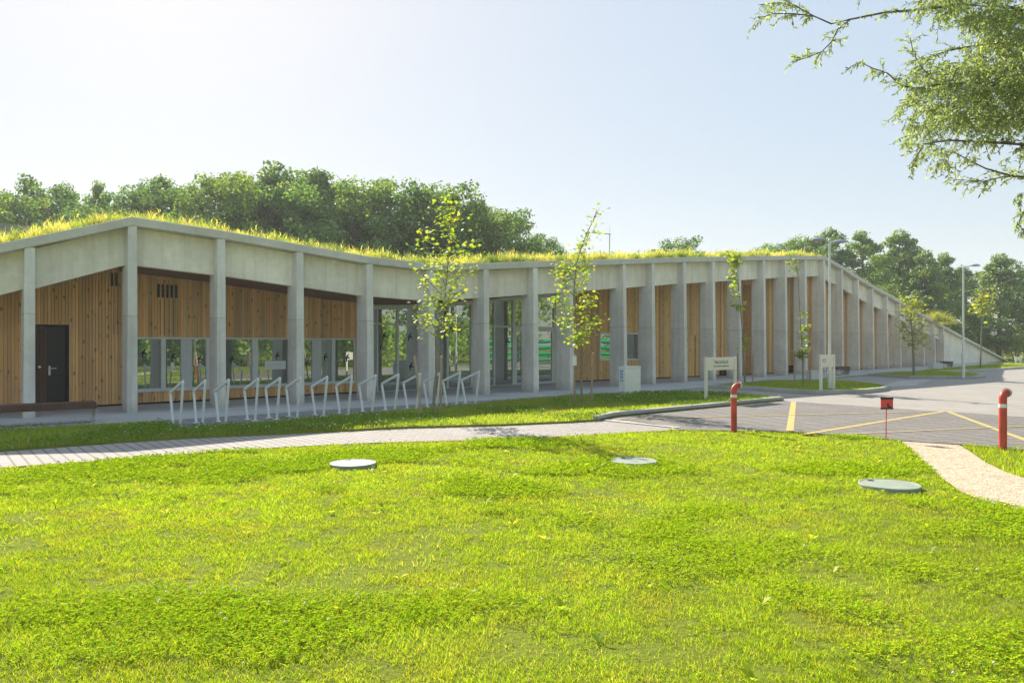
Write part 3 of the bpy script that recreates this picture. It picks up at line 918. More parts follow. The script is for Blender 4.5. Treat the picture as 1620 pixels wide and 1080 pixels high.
kerb(GP([(1240, 634), (1215, 629.6), (1165, 626.6), (1130, 623.6)]), 0.1, 0.075, 1)
kerb(isl_poly, 0.16, 0.14, 1, True)
kerb(isl2_poly, 0.16, 0.14, 1, True)
kerb(farv_poly, 0.16, 0.14, 1, True)
# walkway slab along the building
edge = GP([(0, 684), (265, 668.5), (500, 652.5), (780, 635.5), (900, 626.5), (1000, 622), (1060, 619.5), (1127, 613), (1220, 604.5), (1330, 596.8), (1380, 593.2), (1440, 589), (1500, 583.3), (1590, 575.6)])
edge = [(edge[0][0] - 8 * .8, edge[0][1] - 8 * .6)] + edge
back = [(p[0] + NB.x * DEPTH * .97, p[1] + NB.y * DEPTH * .97) for p in (tipR, cols[-8], cols[12], cols[4], cols[0])]
poly_obj('walkway', edge + back, 0.055, M['slab'], thick=0.075)
rk = GP([(257, 671), (290, 683), (480, 667), (640, 652), (770, 641), (790, 637.5), (782, 635.5), (500, 652.5), (265, 668.5)])
poly_obj('rack_paving', rk, 0.056 - 0.005, M['rackpave'], thick=0.05)

# ------------------------------------------------------------------ grass
def blades(name, pts, h, wd, col, mat, lean=0.35, z=0.0, curl=0.6):
    n = len(pts)
    az = RNG.uniform(0, 2 * np.pi, n); fa = RNG.uniform(0, 2 * np.pi, n)
    lx, ly = np.cos(az), np.sin(az); wx, wy = np.cos(fa), np.sin(fa)
    ln = lean * h * RNG.uniform(0.3, 1.4, n)
    V = np.zeros((n, 5, 3))
    zz = z if np.ndim(z) else np.full(n, z)
    for k, (fh, fl, fw) in enumerate(((0, 0, -1), (0, 0, 1), (.55, .3, .75), (.55, .3, -.75), (1, 1, 0))):
        V[:, k, 0] = pts[:, 0] + lx * ln * fl + wx * wd * 0.5 * fw
        V[:, k, 1] = pts[:, 1] + ly * ln * fl + wy * wd * 0.5 * fw
        V[:, k, 2] = zz + h * fh * (1 if k < 4 else 0.95)
    base = np.arange(n)[:, None] * 5
    idx = np.concatenate([base + np.array([[0, 1, 2, 3]]), base + np.array([[3, 2, 4]])], axis=1).ravel()
    loops = np.tile([4, 3], n)
    o = np_mesh(name, V.reshape(-1, 3), idx, loops, mat, np.repeat(col, 5, axis=0))
    return o
def sample_poly(poly, n, bbox=None, frust=True):
    P = np.array(poly); x0, y0 = P.min(0); x1, y1 = P.max(0)
    x = RNG.uniform(x0, x1, n); y = RNG.uniform(y0, y1, n)
    k = inpoly(x, y, poly)
    if frust:      # dense turf where the picture looks, thinner to either side
        k &= (np.abs(x) < 0.72 * y + 1.2) | ((np.abs(x) < 0.72 * y + 9.0) & (RNG.uniform(0, 1, n) < .4))
    return np.stack([x[k], y[k]], 1), (x1 - x0) * (y1 - y0)
def thin(pts, dens0, area, n0, power=1.2, near=4.0):
    """keep probability so that density falls with distance"""
    d0 = n0 / area
    want = dens0 * np.minimum(1, (near / np.maximum(pts[:, 1], 0.1)) ** power)
    return pts[RNG.uniform(0, 1, len(pts)) < want / d0]
def hsv_mix(n, cols_, w):
    c = np.array(cols_); i = RNG.choice(len(c), n, p=np.array(w) / sum(w)); out = c[i] * RNG.uniform(.75, 1.25, (n, 1)); return out
def lawn_colours(p):
    n = len(p); f = fbm(p[:, 0] * .55, p[:, 1] * .55, 1); g = fbm(p[:, 0] * 2.2, p[:, 1] * 2.2, 5)
    c = hsv_mix(n, [(.235, .33, .014), (.28, .35, .016), (.195, .315, .016), (.335, .345, .03), (.40, .345, .14)], [4, 3, 3, 1.5, .6])
    dry = np.clip((g - .55) * 3, 0, 1)[:, None]
    c = c * 1.2 * (1 - .45 * dry) + np.array([[.42, .34, .09]]) * .45 * dry
    return c * (0.80 + .42 * f[:, None])

N0 = 3600000
def lid_xy(px, ytop, ybot, zt=.055):
    y = F * (CAMH - zt) * .5 * (1 / (ybot - HOR) + 1 / (ytop - HOR)); return ((px - 810) * y / F, y)
LIDS = [(lid_xy(558.5, 725.2, 737.5), .30), (lid_xy(1002.5, 720.5, 735), .31), (lid_xy(1407, 755.6, 774.5), .315)]
def off_lids(p):
    k = np.ones(len(p), bool)
    for (c, r) in LIDS: k &= (p[:, 0] - c[0]) ** 2 + (p[:, 1] - c[1]) ** 2 > (r + .012) ** 2
    return p[k]
pts, ar = sample_poly(lawn_poly, N0)
pts = off_lids(pts)
pts = thin(pts, 9000, ar, N0, 1.15, 4.2)
# worn spots thin out the turf
wv = fbm(pts[:, 0] * 1.3, pts[:, 1] * 1.3, 21)
pts = pts[RNG.uniform(0, 1, len(pts)) > np.clip((wv - .66) * 6, 0, .8)]
hf = fbm(pts[:, 0] * 6.5, pts[:, 1] * 6.5, 41); kp = RNG.uniform(0, 1, len(pts)) < np.clip((hf - .22) * 5, .15, 1); pts = pts[kp]; hf = hf[kp]
D = pts[:, 1]; n = len(pts)
hh = RNG.uniform(.016, .042, n) * (0.75 + .6 * fbm(pts[:, 0] * 1.1, pts[:, 1] * 1.1, 9)); ww = RNG.uniform(.0024, .0045, n) * np.clip(D / 4.5, 1, 3.2)
hh *= .50 + .75 * hf
tall = RNG.uniform(0, 1, n) < .002; hh[tall] *= 1.8
tag(blades('lawn_grass', pts, hh, ww, lawn_colours(pts) * (.70 + .6 * hf)[:, None], M['grass'], .95), 'short sunlit yellow green turf covering the wide foreground lawn', 'grass', kind='stuff')
p2, ar2 = sample_poly(lawn2_poly, 120000); p2 = thin(p2, 3500, ar2, 120000)
n = len(p2)
tag(blades('lawn_grass', p2, RNG.uniform(.03, .09, n), RNG.uniform(.005, .01, n), lawn_colours(p2), M['grass'], .6), 'turf on the corner right of the gravel path', 'grass', kind='stuff')
for poly, dens, zz, lab in ((verge_poly, 1500, .05, 'mown grass strip between the building and the paved path'), (isl_poly, 900, .1, 'mown grass on the kerbed island below the twin lamp'),
                        (isl2_poly, 500, .1, 'thin grass strip round the single lamp post'), (farv_poly, 300, .1, 'grass verge along the far end of the building')):
    N1 = 260000; p3, ar3 = sample_poly(poly, N1); p3 = thin(p3, dens, ar3, N1, 0.3, 14); n = len(p3)
    c = lawn_colours(p3) * np.array([[.95, .92, 2.2]])
    tag(blades('verge_grass', p3, RNG.uniform(.03, .08, n), RNG.uniform(.009, .016, n) * np.clip(p3[:, 1] / 16, 1, 3), c, M['grass'], .6, zz), lab, 'grass', kind='stuff')
# clover -------------------------------------------------------------
def clover(name, P, zb, size, colr, mat, h):
    n = len(P); az0 = RNG.uniform(0, 2 * np.pi, n)
    Vs = []; Cs = []
    for k in range(3):
        a = az0 + k * 2.094; dx, dy = np.cos(a), np.sin(a); tx, ty = -dy, dx
        tl = RNG.uniform(-.6, .9, n)
        V = np.zeros((n, 5, 3))
        for j, (r, s_) in enumerate(((.05, 0), (.6, -.5), (1.05, -.28), (1.05, .28), (.6, .5))):
            V[:, j, 0] = P[:, 0] + (dx * r + tx * s_) * size; V[:, j, 1] = P[:, 1] + (dy * r + ty * s_) * size
            V[:, j, 2] = zb + h + r * size * tl + (abs(s_) * size * .35)
        Vs.append(V); Cs.append(colr)
    V = np.concatenate(Vs, 0); c = np.concatenate(Cs, 0); m = len(V)
    return np_mesh(name, V.reshape(-1, 3), np.arange(m * 5), np.full(m, 5), mat, np.repeat(c, 5, axis=0))
def clover_mask(p, s=13): 
    f = fbm(p[:, 0] * .62 + 3.1, p[:, 1] * .8 + 1.7, s); return f
pc, arc = sample_poly(lawn_poly, 1700000); pc = off_lids(pc)
f = clover_mask(pc); keep = RNG.uniform(0, 1, len(pc)) < np.clip((f - .49) * 4.5 * (.4 + 1.2 * fbm(pc[:, 0] * 4, pc[:, 1] * 4, 55)), 0.012, .8); pc = pc[keep]
pc = pc[RNG.uniform(0, 1, len(pc)) < np.minimum(1, (5.0 / pc[:, 1]) ** .8)]
n = len(pc)
cc = hsv_mix(n, [(.33, .48, .018), (.40, .53, .02), (.48, .57, .022), (.25, .41, .018)], [3, 3, 2, 1])
tag(clover('clover', pc, 0.0, RNG.uniform(.009, .015, n) * np.clip(pc[:, 1] / 5.5, 1, 1.9), cc, M['clover'], RNG.uniform(.022, .05, n)), 'darker green clover patches spreading through the foreground lawn', 'clover', kind='stuff')
pv, _ = sample_poly(verge_poly, 110000); f = clover_mask(pv, 31); pv = pv[RNG.uniform(0, 1, len(pv)) < np.clip((f - .46) * 6, 0, 1)]; n = len(pv)
tag(clover('clover', pv, .05, RNG.uniform(.018, .03, n), hsv_mix(n, [(.13, .24, .03), (.17, .28, .03)], [1, 1]), M['clover'], RNG.uniform(.05, .1, n)), 'dark clover patches in the strip before the bicycle stands', 'clover', kind='stuff')
# clover flowers: small white heads
def flowers(P, zb, r, label):
    Vs = []; idx = []; b = 0
    octv = np.array([(1, 0, 0), (0, 1, 0), (-1, 0, 0), (0, -1, 0), (0, 0, 1), (0, 0, -1)], float)
    fc = np.array([(0, 1, 4), (1, 2, 4), (2, 3, 4), (3, 0, 4), (1, 0, 5), (2, 1, 5), (3, 2, 5), (0, 3, 5)])
    n = len(P); h = RNG.uniform(.06, .11, n); rr = r * RNG.uniform(.7, 1.2, n)
    V = octv[None] * rr[:, None, None] + np.stack([P[:, 0], P[:, 1], zb + h], 1)[:, None, :]
    I = (fc[None] + (np.arange(n) * 6)[:, None, None]).ravel()
    o = np_mesh('clover_flower', V.reshape(-1, 3), I, np.full(n * 8, 3), M['flower']); tag(o, label, 'flowers', kind='stuff')
pf = pc[RNG.uniform(0, 1, len(pc)) < .004]; flowers(pf[:260], 0.0, .009, 'white clover heads dotted over the foreground lawn')
pf = pv[RNG.uniform(0, 1, len(pv)) < .03]; flowers(pf[:420], .05, .014, 'white clover heads in the strip before the bicycle stands')
# broad weeds and yellowed leaves
def weeds():
    Vs = []; Cs = []
    pw, _ = sample_poly(lawn_poly, 4200)
    pw = off_lids(pw)
    for (x, y) in pw[:260]:
        n = random.randint(3, 7); c = random.choice([(.42, .48, .04), (.36, .46, .03), (.5, .48, .08), (.30, .43, .04)])
        for k in range(n):
            a = random.uniform(0, 6.28); L = random.uniform(.03, .075); wdt = L * random.uniform(.15, .3); up = random.uniform(.4, 1.2)
            dx, dy = math.cos(a), math.sin(a)
            q = []
            for r, s_, hz in ((0, 0, 0), (.5, -1, .6), (1, 0, .75), (.5, 1, .6)):
                q.append((x + dx * L * r - dy * wdt * s_, y + dy * L * r + dx * wdt * s_, .012 + L * up * hz))
            Vs.append(q); Cs.append([c] * 4)
    V = np.array(Vs); C = np.array(Cs); m = len(V)
    o = np_mesh('lawn_weeds', V.reshape(-1, 3), np.arange(m * 4), np.full(m, 4), M['grass'], C.reshape(-1, 3))
    tag(o, 'broad pale weed leaves scattered in the foreground lawn', 'weeds', kind='stuff')
weeds()

# roof grass: tufts of tall yellowish grass behind the coping ----------
def roof_grass():
    P = []; Z = []; H = []; C = []
    seg = list(zip(line[:-1], line[1:]))
    for si, (a, b) in enumerate(seg):
        L = math.hypot(b[0] - a[0], b[1] - a[1])
        falling = a[0] > 16.5
        if b[0] < -17: continue
        far = a[1]
        nt_ = int(L * (48 if not falling else 32))
        if si == len(seg) - 1: nt_ = int(L * 5)
        for _ in range(nt_):
            k = random.random(); dist = 0.66 + abs(random.gauss(0, 1.0 if not falling else .8)) * 1.5
            x = a[0] + (b[0] - a[0]) * k + NB.x * dist; y = a[1] + (b[1] - a[1]) * k + NB.y * dist
            z = a[2] + (b[2] - a[2]) * k - .06
            big = float(fbm(np.array([x * .8]), np.array([y * .8]), 4)[0])
            hgt = random.uniform(.36, .54) * (.62 + .75 * big) * (0.9 if not falling else .95)
            if si == len(seg) - 1: hgt *= .5
            nb = 58 if far < 30 else 34
            base = random.choice([(.68, .65, .19), (.58, .61, .17), (.70, .65, .27), (.48, .55, .14), (.27, .38, .10), (.19, .29, .08)])
            rad = random.uniform(.10, .26)
            for j in range(nb):
                r = rad * math.sqrt(random.random()); an = random.uniform(0, 6.28)
                P.append((x + r * math.cos(an), y + r * math.sin(an))); Z.append(z); H.append(hgt * random.uniform(.55, 1.12) * (1.08 - .55 * (r / rad) ** 2))
                v = random.uniform(.7, 1.3); C.append((base[0] * v, base[1] * v, base[2] * v))
    P = np.array(P); H = np.array(H); Z = np.array(Z); C = np.array(C); n = len(P)
    wd = RNG.uniform(.006, .013, n) * np.clip(P[:, 1] / 20, .9, 2.4)
    o = blades('roof_grass', P, H, wd, C, M['roof_grass'], .55, Z)
    tag(o, 'tall yellow green grass growing along the whole roof edge', 'roof grass', kind='stuff')
    # feathery side blades / seed heads near the tips
    k = RNG.uniform(0, 1, n) < .28
    P2 = P[k] + RNG.normal(0, .07, (k.sum(), 2)); Z2 = Z[k] + H[k] * RNG.uniform(.45, .9, k.sum()); n2 = k.sum()
    o2 = blades('roof_seed_heads', P2, RNG.uniform(.06, .16, n2), RNG.uniform(.014, .026, n2) * np.clip(P2[:, 1] / 20, .9, 2.0), C[k] * np.array([[1.15, 1.08, .9]]), M['roof_grass'], .9, Z2)
    tag(o2, 'pale feathery seed heads over the roof grass', 'seed heads', kind='stuff')
roof_grass()

# ------------------------------------------------------------------ leaf clouds and trees
def leaf_quads(C, N, size, asp, jitter=1.0):
    """C centres (n,3), N rough normals (n,3) -> (n,4,3) diamond leaves"""
    n = len(C)
    N = N + RNG.normal(0, jitter, (n, 3)); N /= np.linalg.norm(N, axis=1, keepdims=True) + 1e-9
    A = RNG.normal(0, 1, (n, 3)); A -= (A * N).sum(1, keepdims=True) * N; A /= np.linalg.norm(A, axis=1, keepdims=True) + 1e-9
    B = np.cross(N, A)
    s = size[:, None]
    return np.stack([C - A * s * .5, C + B * s * .5 * asp - A * s * .05, C + A * s * .5, C - B * s * .5 * asp - A * s * .05], 1)

def tree_variant(seed, H, Rr, style, leaf, nleaf, cols_, w, trunk_r=.2, bare=.12):
    rnd = random.Random(seed)
    tr = MB(); puffs = []
    pts = []; x = y = 0.0; nseg = 9
    for k in range(nseg + 1):
        z = H * .93 * k / nseg; pts.append((x, y, z)); x += rnd.uniform(-.12, .12); y += rnd.uniform(-.12, .12)
    tr.tube(pts, [trunk_r * (1 - .9 * k / nseg) + .02 for k in range(nseg + 1)], 8)
    nl = 46
    for k in range(nl):
        fz = bare + (0.97 - bare) * (k + rnd.random()) / nl
        if style == 'cone': prof = (1 - fz) ** .75 * 1.15 * min(1, .45 + (fz - bare) * 3.2) + .10
        elif style == 'round': prof = math.sin(math.pi * min(1, max(.06, (fz - bare * .6) / (1.04 - bare * .6)))) ** .6
        else: prof = (.55 + .45 * math.sin(math.pi * fz)) * (1 if fz < .8 else (1.02 - fz) / .22 + .12)
        a = k * 2.399 + rnd.uniform(-.4, .4); L = Rr * prof * rnd.uniform(.65, 1.15); rise = rnd.uniform(.05, .5) * L
        i = min(nseg, int(fz / .93 * nseg)); bx, by, _ = pts[i]; z0_ = H * fz * .96
        tip = (bx + math.cos(a) * L, by + math.sin(a) * L, z0_ + rise)
        midp = (bx + math.cos(a + .15) * L * .5, by + math.sin(a + .15) * L * .5, z0_ + rise * .35)
        tr.tube([(bx, by, z0_), midp, tip], [trunk_r * .32 * (1 - fz * .6), trunk_r * .2 * (1 - fz * .6), .012], 5, False)
        for q, sc_ in ((.42, .8), (.72, 1.0), (1.0, .85)):
            if rnd.random() < .10: continue
            c = [bx + (tip[0] - bx) * q, by + (tip[1] - by) * q, z0_ + rise * q * q]
            puffs.append((c, Rr * rnd.uniform(.14, .30) * sc_ * (1.0 if fz < .85 else .75), rnd.uniform(.75, 1.25), rnd.random()))
    puffs.append(([pts[-1][0], pts[-1][1], H * .95], Rr * .22, 1.1, .5))
    tot = sum(p[1] ** 2 for p in puffs); Cs, Ns, Co = [], [], []
    pal = np.array(cols_)
    for c, r, br, hue in puffs:
        m = int(nleaf * r * r / tot) + 6
        d = RNG.normal(0, 1, (m, 3)); d /= np.linalg.norm(d, axis=1, keepdims=True)
        rad = r * (RNG.uniform(.25, 1, (m, 1)) ** .5) * RNG.uniform(.8, 1.12, (m, 1))
        p = np.array(c) + d * rad * np.array([1.1, 1.1, .72]); Cs.append(p); Ns.append(d + np.array([0, 0, .5]))
        cc = pal[RNG.choice(len(pal), m, p=np.array(w) / sum(w))] * (RNG.uniform(.75, 1.25, (m, 1)) * (.78 + .22 * br)); cc[:, 0] *= .85 + .3 * hue; Co.append(cc)
    C = np.concatenate(Cs); Nn = np.concatenate(Ns); Cc = np.concatenate(Co)
    Q = leaf_quads(C, Nn, RNG.uniform(.7, 1.3, len(C)) * leaf, .72, .7)
    return tr, Q, Cc
def make_tree(name, label, cat, group, args, bark):
    t = thing(name, label, cat, (0, 0, 0), group)
    tr, Q, Cc = args
    tr.build('trunk', bark, t, True)
    m = len(Q); np_mesh('crown', Q.reshape(-1, 3), np.arange(m * 4), np.full(m, 4), M['leaf'], np.repeat(Cc, 4, 0), t)
    return t
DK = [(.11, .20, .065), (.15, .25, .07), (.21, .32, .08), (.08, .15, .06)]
MD = [(.16, .265, .065), (.21, .32, .07), (.285, .385, .085), (.11, .20, .06)]
variants = {
 'round': make_tree('broadleaf_tree', '', 'tree', 'trees behind the building', tree_variant(1, 10, 3.6, 'round', .19, 19000, DK, [3, 3, 2, 2]), M['bark']),
 'oval': make_tree('broadleaf_tree', '', 'tree', 'trees behind the building', tree_variant(2, 11, 3.2, 'oval', .19, 19000, DK, [2, 3, 3, 2]), M['bark']),
 'cone': make_tree('conical_tree', '', 'tree', 'trees behind the building', tree_variant(3, 12, 3.1, 'cone', .19, 18000, MD, [3, 3, 2, 2]), M['bark']),
 'tall': make_tree('conical_tree', '', 'tree', 'trees behind the building', tree_variant(4, 13, 2.7, 'oval', .19, 18000, MD, [3, 3, 3, 1]), M['bark']),
 'clump': make_tree('broadleaf_tree', '', 'tree', 'trees behind the building', tree_variant(5, 10, 4.2, 'round', .19, 21000, MD, [3, 3, 2, 2]), M['bark']),
}
HTV = {'round': 10, 'oval': 11, 'cone': 12, 'tall': 13, 'clump': 10}
used = set()
def put_tree(kind, px, ytop, d, widen=1.0, label='', group='trees behind the building'):
    z = CAMH + (HOR - ytop) * d / F; s = z / HTV[kind]
    x = (px - 810) * d / F
    src = variants[kind]
    if kind not in used:
        used.add(kind); o = src
    else: o = copy_tree(src)
    o.location = (x, d, 0); o.rotation_euler = (0, 0, random.uniform(0, 6.28)); o.scale = (s * widen, s * widen, s)
    o['label'] = label; o['group'] = group
LT = [('round', -60, 310, 50, 1.3), ('clump', -5, 300, 46, 1.0), ('round', 48, 286, 52, .85), ('oval', 100, 284, 55, .8), ('tall', 155, 279, 55, .7), ('round', 205, 293, 50, .85), ('oval', 266, 276, 53, .9),
      ('round', 322, 283, 50, .95), ('clump', 375, 276, 48, .9), ('tall', 425, 262, 50, 1.25), ('round', 470, 268, 52, 1.0), ('oval', 510, 266, 50, 1.1), ('clump', 565, 281, 47, .9), ('tall', 605, 277, 50, 1.2),
      ('oval', 655, 288, 47, 1.05), ('round', 695, 289, 48, 1.0), ('clump', 745, 315, 48, .85), ('round', 790, 330, 50, .9), ('oval', 845, 372, 58, .75), ('round', 875, 374, 60, .6)]
ADJ = {'round': 'round topped dark tree', 'oval': 'oval dark green tree', 'tall': 'tall narrow light green tree', 'clump': 'wide bushy mid green tree', 'cone': 'pointed mid green tree'}
for i, (k, px, y, d, wd) in enumerate(LT):
    put_tree(k, px, y, d, wd * .98, f'{ADJ[k]}, {ORDW[i]} from the left behind the left roof')
put_tree('round', 1076, 375, 62, .8, 'small tree top showing alone above the middle of the roof')
RT = [('round', 1232, 385, 78, .7), ('clump', 1268, 372, 76, .8), ('oval', 1306, 359, 74, .95), ('tall', 1360, 360, 74, 1.1), ('cone', 1425, 360, 78, 1.15), ('tall', 1400, 400, 84, 1.1), ('cone', 1466, 392, 74, 1.0), ('cone', 1492, 396, 80, .95),
      ('oval', 1528, 418, 82, 1.0), ('cone', 1580, 398, 72, 1.25), ('tall', 1622, 425, 78, 1.0), ('round', 1660, 405, 74, 1.0)]
for i, (k, px, y, d, wd) in enumerate(RT):
    put_tree(k, px, y, d, wd, f'{ADJ[k]}, {ORDW[i]} from the left beyond the right roof', 'trees beyond the sloping right roof')
# leafy shrubs at the far right, each a thing
def shrub(px, py, d, r, h, label, pal, cat='shrub', n=2600, leaf=.16):
    x, y, _ = P3(px, py, d); t = thing('shrub', label, cat, (x, y, 0), 'shrubs under the far right trees')
    st = MB(); Cs = []; Ns = []
    for k in range(9):
        a = k * .7; st.tube([(x, y, 0), (x + math.cos(a) * r * .6, y + math.sin(a) * r * .6, h * .7)], [.03, .01], 5, False)
        c = np.array([x + math.cos(a) * r * .55 * random.uniform(.4, 1.2), y + math.sin(a) * r * .55, h * random.uniform(.35, .8)])
        dd = RNG.normal(0, 1, (n // 9, 3)); dd /= np.linalg.norm(dd, axis=1, keepdims=True)
        Cs.append(c + dd * r * .5 * RNG.uniform(.4, 1.1, (n // 9, 1)) * np.array([1, 1, h / r * .75])); Ns.append(dd + np.array([0, 0, .4]))
    C = np.concatenate(Cs); C[:, 2] = np.maximum(C[:, 2], .05); Nn = np.concatenate(Ns); m = len(C)
    st.build('stem', M['bark'], t)
    Q = leaf_quads(C, Nn, RNG.uniform(.7, 1.3, m) * leaf, .7, .7); cc = np.array(pal)[RNG.choice(len(pal), m)] * RNG.uniform(.75, 1.25, (m, 1))
    np_mesh('foliage', Q.reshape(-1, 3), np.arange(m * 4), np.full(m, 4), M['leaf'], np.repeat(cc, 4, 0), t)
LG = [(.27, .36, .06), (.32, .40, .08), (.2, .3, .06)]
shrub(1572, 560, 74, 2.4, 3.0, 'bright green shrub just past the tip of the sloping wall', LG)
shrub(1605, 560, 72, 2.6, 3.2, 'bright green shrub behind the small white notice at the right edge', LG)
shrub(1640, 560, 70, 2.8, 3.3, 'light green shrub cut by the right picture edge', LG)
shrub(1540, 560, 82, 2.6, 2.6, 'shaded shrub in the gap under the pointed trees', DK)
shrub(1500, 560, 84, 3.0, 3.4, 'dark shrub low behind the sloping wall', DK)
# woodland beyond, out of view: fills the reflections and the horizon
def woodland():
    Cs, Ns = [], []
    trunks = MB()
    spots = [(random.uniform(23, 27), -16 + 2.9 * k + random.uniform(-1, 1)) for k in range(12)] + [(random.uniform(32, 38), -22 + 3.2 * k + random.uniform(-1, 1)) for k in range(16)]
    for (x, y) in spots:
        H = random.uniform(9, 13); trunks.tube([(x, y, 0), (x + .2, y, H * .6), (x, y, H * .9)], [.22, .15, .05], 7)
        for k in range(34):
            a = random.uniform(0, 6.28); fz = random.uniform(.1, 1); r = 2.6 * math.sin(math.pi * min(.97, fz)) ** .5 + .3
            c = np.array([x + math.cos(a) * r * random.random(), y + math.sin(a) * r * random.random(), H * fz]); n = 95
            d = RNG.normal(0, 1, (n, 3)); d /= np.linalg.norm(d, axis=1, keepdims=True); Cs.append(c + d * RNG.uniform(.3, 1.0, (n, 1)) * 1.0); Ns.append(d)
    for k in range(150):                      # undergrowth below the crowns
        c = np.array([random.uniform(24, 36), 0, random.uniform(.5, 2.6)]); c[1] = random.uniform(-24, c[0] / .72 - 12); n = 90
        d = RNG.normal(0, 1, (n, 3)); d /= np.linalg.norm(d, axis=1, keepdims=True); Cs.append(c + d * RNG.uniform(.3, 1.0, (n, 1)) * 1.2); Ns.append(d)
    C = np.concatenate(Cs); Nn = np.concatenate(Ns); C[:, 2] = np.maximum(.03, C[:, 2]); m = len(C); Q = leaf_quads(C, Nn, RNG.uniform(.25, .42, m), .7, .7)
    cc = np.array(MD + LG)[RNG.choice(7, m)] * RNG.uniform(1.0, 1.7, (m, 1))
    t = thing('woodland', 'belt of trees right of the car park, seen only mirrored in the windows', 'woodland', (28, 10, 0)); t['kind'] = 'stuff'
    o = np_mesh('foliage', Q.reshape(-1, 3), np.arange(m * 4), np.full(m, 4), M['leaf'], np.repeat(cc, 4, 0), t)
    trunks.build('trunks', M['bark'], t)
woodland()
# green boats on a rack right of the frame, mirrored in the entrance glass
def boats():
    bx, by = 22.8, 26.4
    rk_ = thing('boat_rack', 'steel rack of green boats at the right of the car park', 'boat rack', (bx, by, 0))
    m = MB()
    for yy in (-2.8, -.4, .4, 2.8):
        m.tube([(bx, by + yy, 0), (bx, by + yy, 1.9)], .04, 8)
        for k in range(4): m.tube([(bx - .5, by + yy, .35 + .42 * k), (bx + .5, by + yy, .35 + .42 * k)], .03, 8)
    for zz in (.2, 1.85): m.tube([(bx, by - 2.85, zz), (bx, by + 2.85, zz)], .035, 8)
    m.build('rack_frame', M['steel'], rk_)
    for k in range(8):
        z = .50 + .42 * (k % 4); by2 = by + (-1.55 if k < 4 else 1.55)
        b = MB(); secs = []; vs = []; fs = []; ns, nr = 13, 10
        for i in range(ns):
            u = -1 + 2 * i / (ns - 1); wv_ = .33 * (1 - u * u) ** .5 + .01; hv = .15 * (1 - .5 * u * u); lift = .10 * u * u
            for j in range(nr):
                a = 2 * math.pi * j / nr; vs.append((bx + wv_ * math.cos(a), by2 + u * 1.45, z + lift + hv * math.sin(a)))
        for i in range(ns - 1):
            for j in range(nr): fs.append((i * nr + j, i * nr + (j + 1) % nr, (i + 1) * nr + (j + 1) % nr, (i + 1) * nr + j))
        b.add(vs, fs); o = b.build('boat', M['green_boat'], None, True)
        tag(o, 'green boat, %s from the ground at the %s end of the rack' % (ORDW[k % 4], 'near' if k < 4 else 'far'), 'boat', 'green boats on the rack')
boats()

# saplings ---------------------------------------------------------------
MAPLE = [(0, -.5), (.12, -.28), (.42, -.36), (.34, -.1), (.55, .12), (.26, .14), (.2, .3), (0, .58), (-.2, .3), (-.26, .14), (-.55, .12), (-.34, -.1), (-.42, -.36), (-.12, -.28)]
def maple_leaves(C, N, size):
    n = len(C); N = N / (np.linalg.norm(N, axis=1, keepdims=True) + 1e-9)
    A = RNG.normal(0, 1, (n, 3)); A[:, 2] -= 1.0; A -= (A * N).sum(1, keepdims=True) * N; A /= np.linalg.norm(A, axis=1, keepdims=True) + 1e-9
    B = np.cross(N, A); s = size[:, None]
    return np.stack([C + A * (b * s) + B * (a * s) + N * (abs(a) * -.18 * s) for a, b in MAPLE], 1)
def sapling(name, label, base, d, trunk, branches, nleaf, leaf, pal, spread=.16, r0=.028, group='young trees tied to stakes'):
    bx, by = base
    t = thing(name, label, 'young tree', (bx, by, 0), group)
    tr = MB(); tp = [Vector((bx, by, 0))] + [P3(a, b, d) for a, b in trunk]
    # smooth trunk line
    sm = []
    for i in range(len(tp) - 1):
        for k in range(3): sm.append(tp[i].lerp(tp[i + 1], k / 3) + Vector((random.uniform(-.006, .006), random.uniform(-.006, .006), 0)))
    sm.append(tp[-1]); nn_ = len(sm)
    tr.tube(sm, [r0 * (1 - .8 * k / nn_) for k in range(nn_)], 7)
    br = tr; Cs = []; seglist = []
    for (p0, p1, wgt) in branches:
        a = P3(*p0, d); b = P3(*p1, d + random.uniform(-.35, .35)); mm = a.lerp(b, .5) + Vector((random.uniform(-.05, .05), random.uniform(-.12, .12), -.04))
        br.tube([a, mm, b], [r0 * .4, r0 * .25, .004], 5, False); seglist.append((a, mm, b, wgt))
    tr.build('trunk', M['bark_pale'], t, True)
    tw = sum(s_[3] for s_ in seglist); Ns = []
    for a, mm, b, wgt in seglist:
        m = int(nleaf * wgt / tw)
        for _ in range(m):
            k = random.random() ** .7; p = (a.lerp(mm, k * 2) if k < .5 else mm.lerp(b, k * 2 - 1))
            Cs.append((p.x + random.gauss(0, spread), p.y + random.gauss(0, spread), p.z + random.gauss(0, spread * .8)))
            Ns.append((random.gauss(0, .55), random.gauss(0, .55), 1))
    C = np.array(Cs); Nn = np.array(Ns); m = len(C)
    Q = maple_leaves(C, Nn, RNG.uniform(.6, 1.25, m) * leaf); L_ = len(MAPLE)
    cc = np.array(pal)[RNG.choice(len(pal), m)] * RNG.uniform(.75, 1.2, (m, 1))
    np_mesh('foliage', Q.reshape(-1, 3), np.arange(m * L_), np.full(m, L_), M['sap_leaf'], np.repeat(cc, L_, 0), t)
    return t
SP = [(.31, .40, .06), (.37, .44, .07), (.24, .36, .06), (.44, .45, .10)]
b1 = G(684, 659); d1 = b1[1]
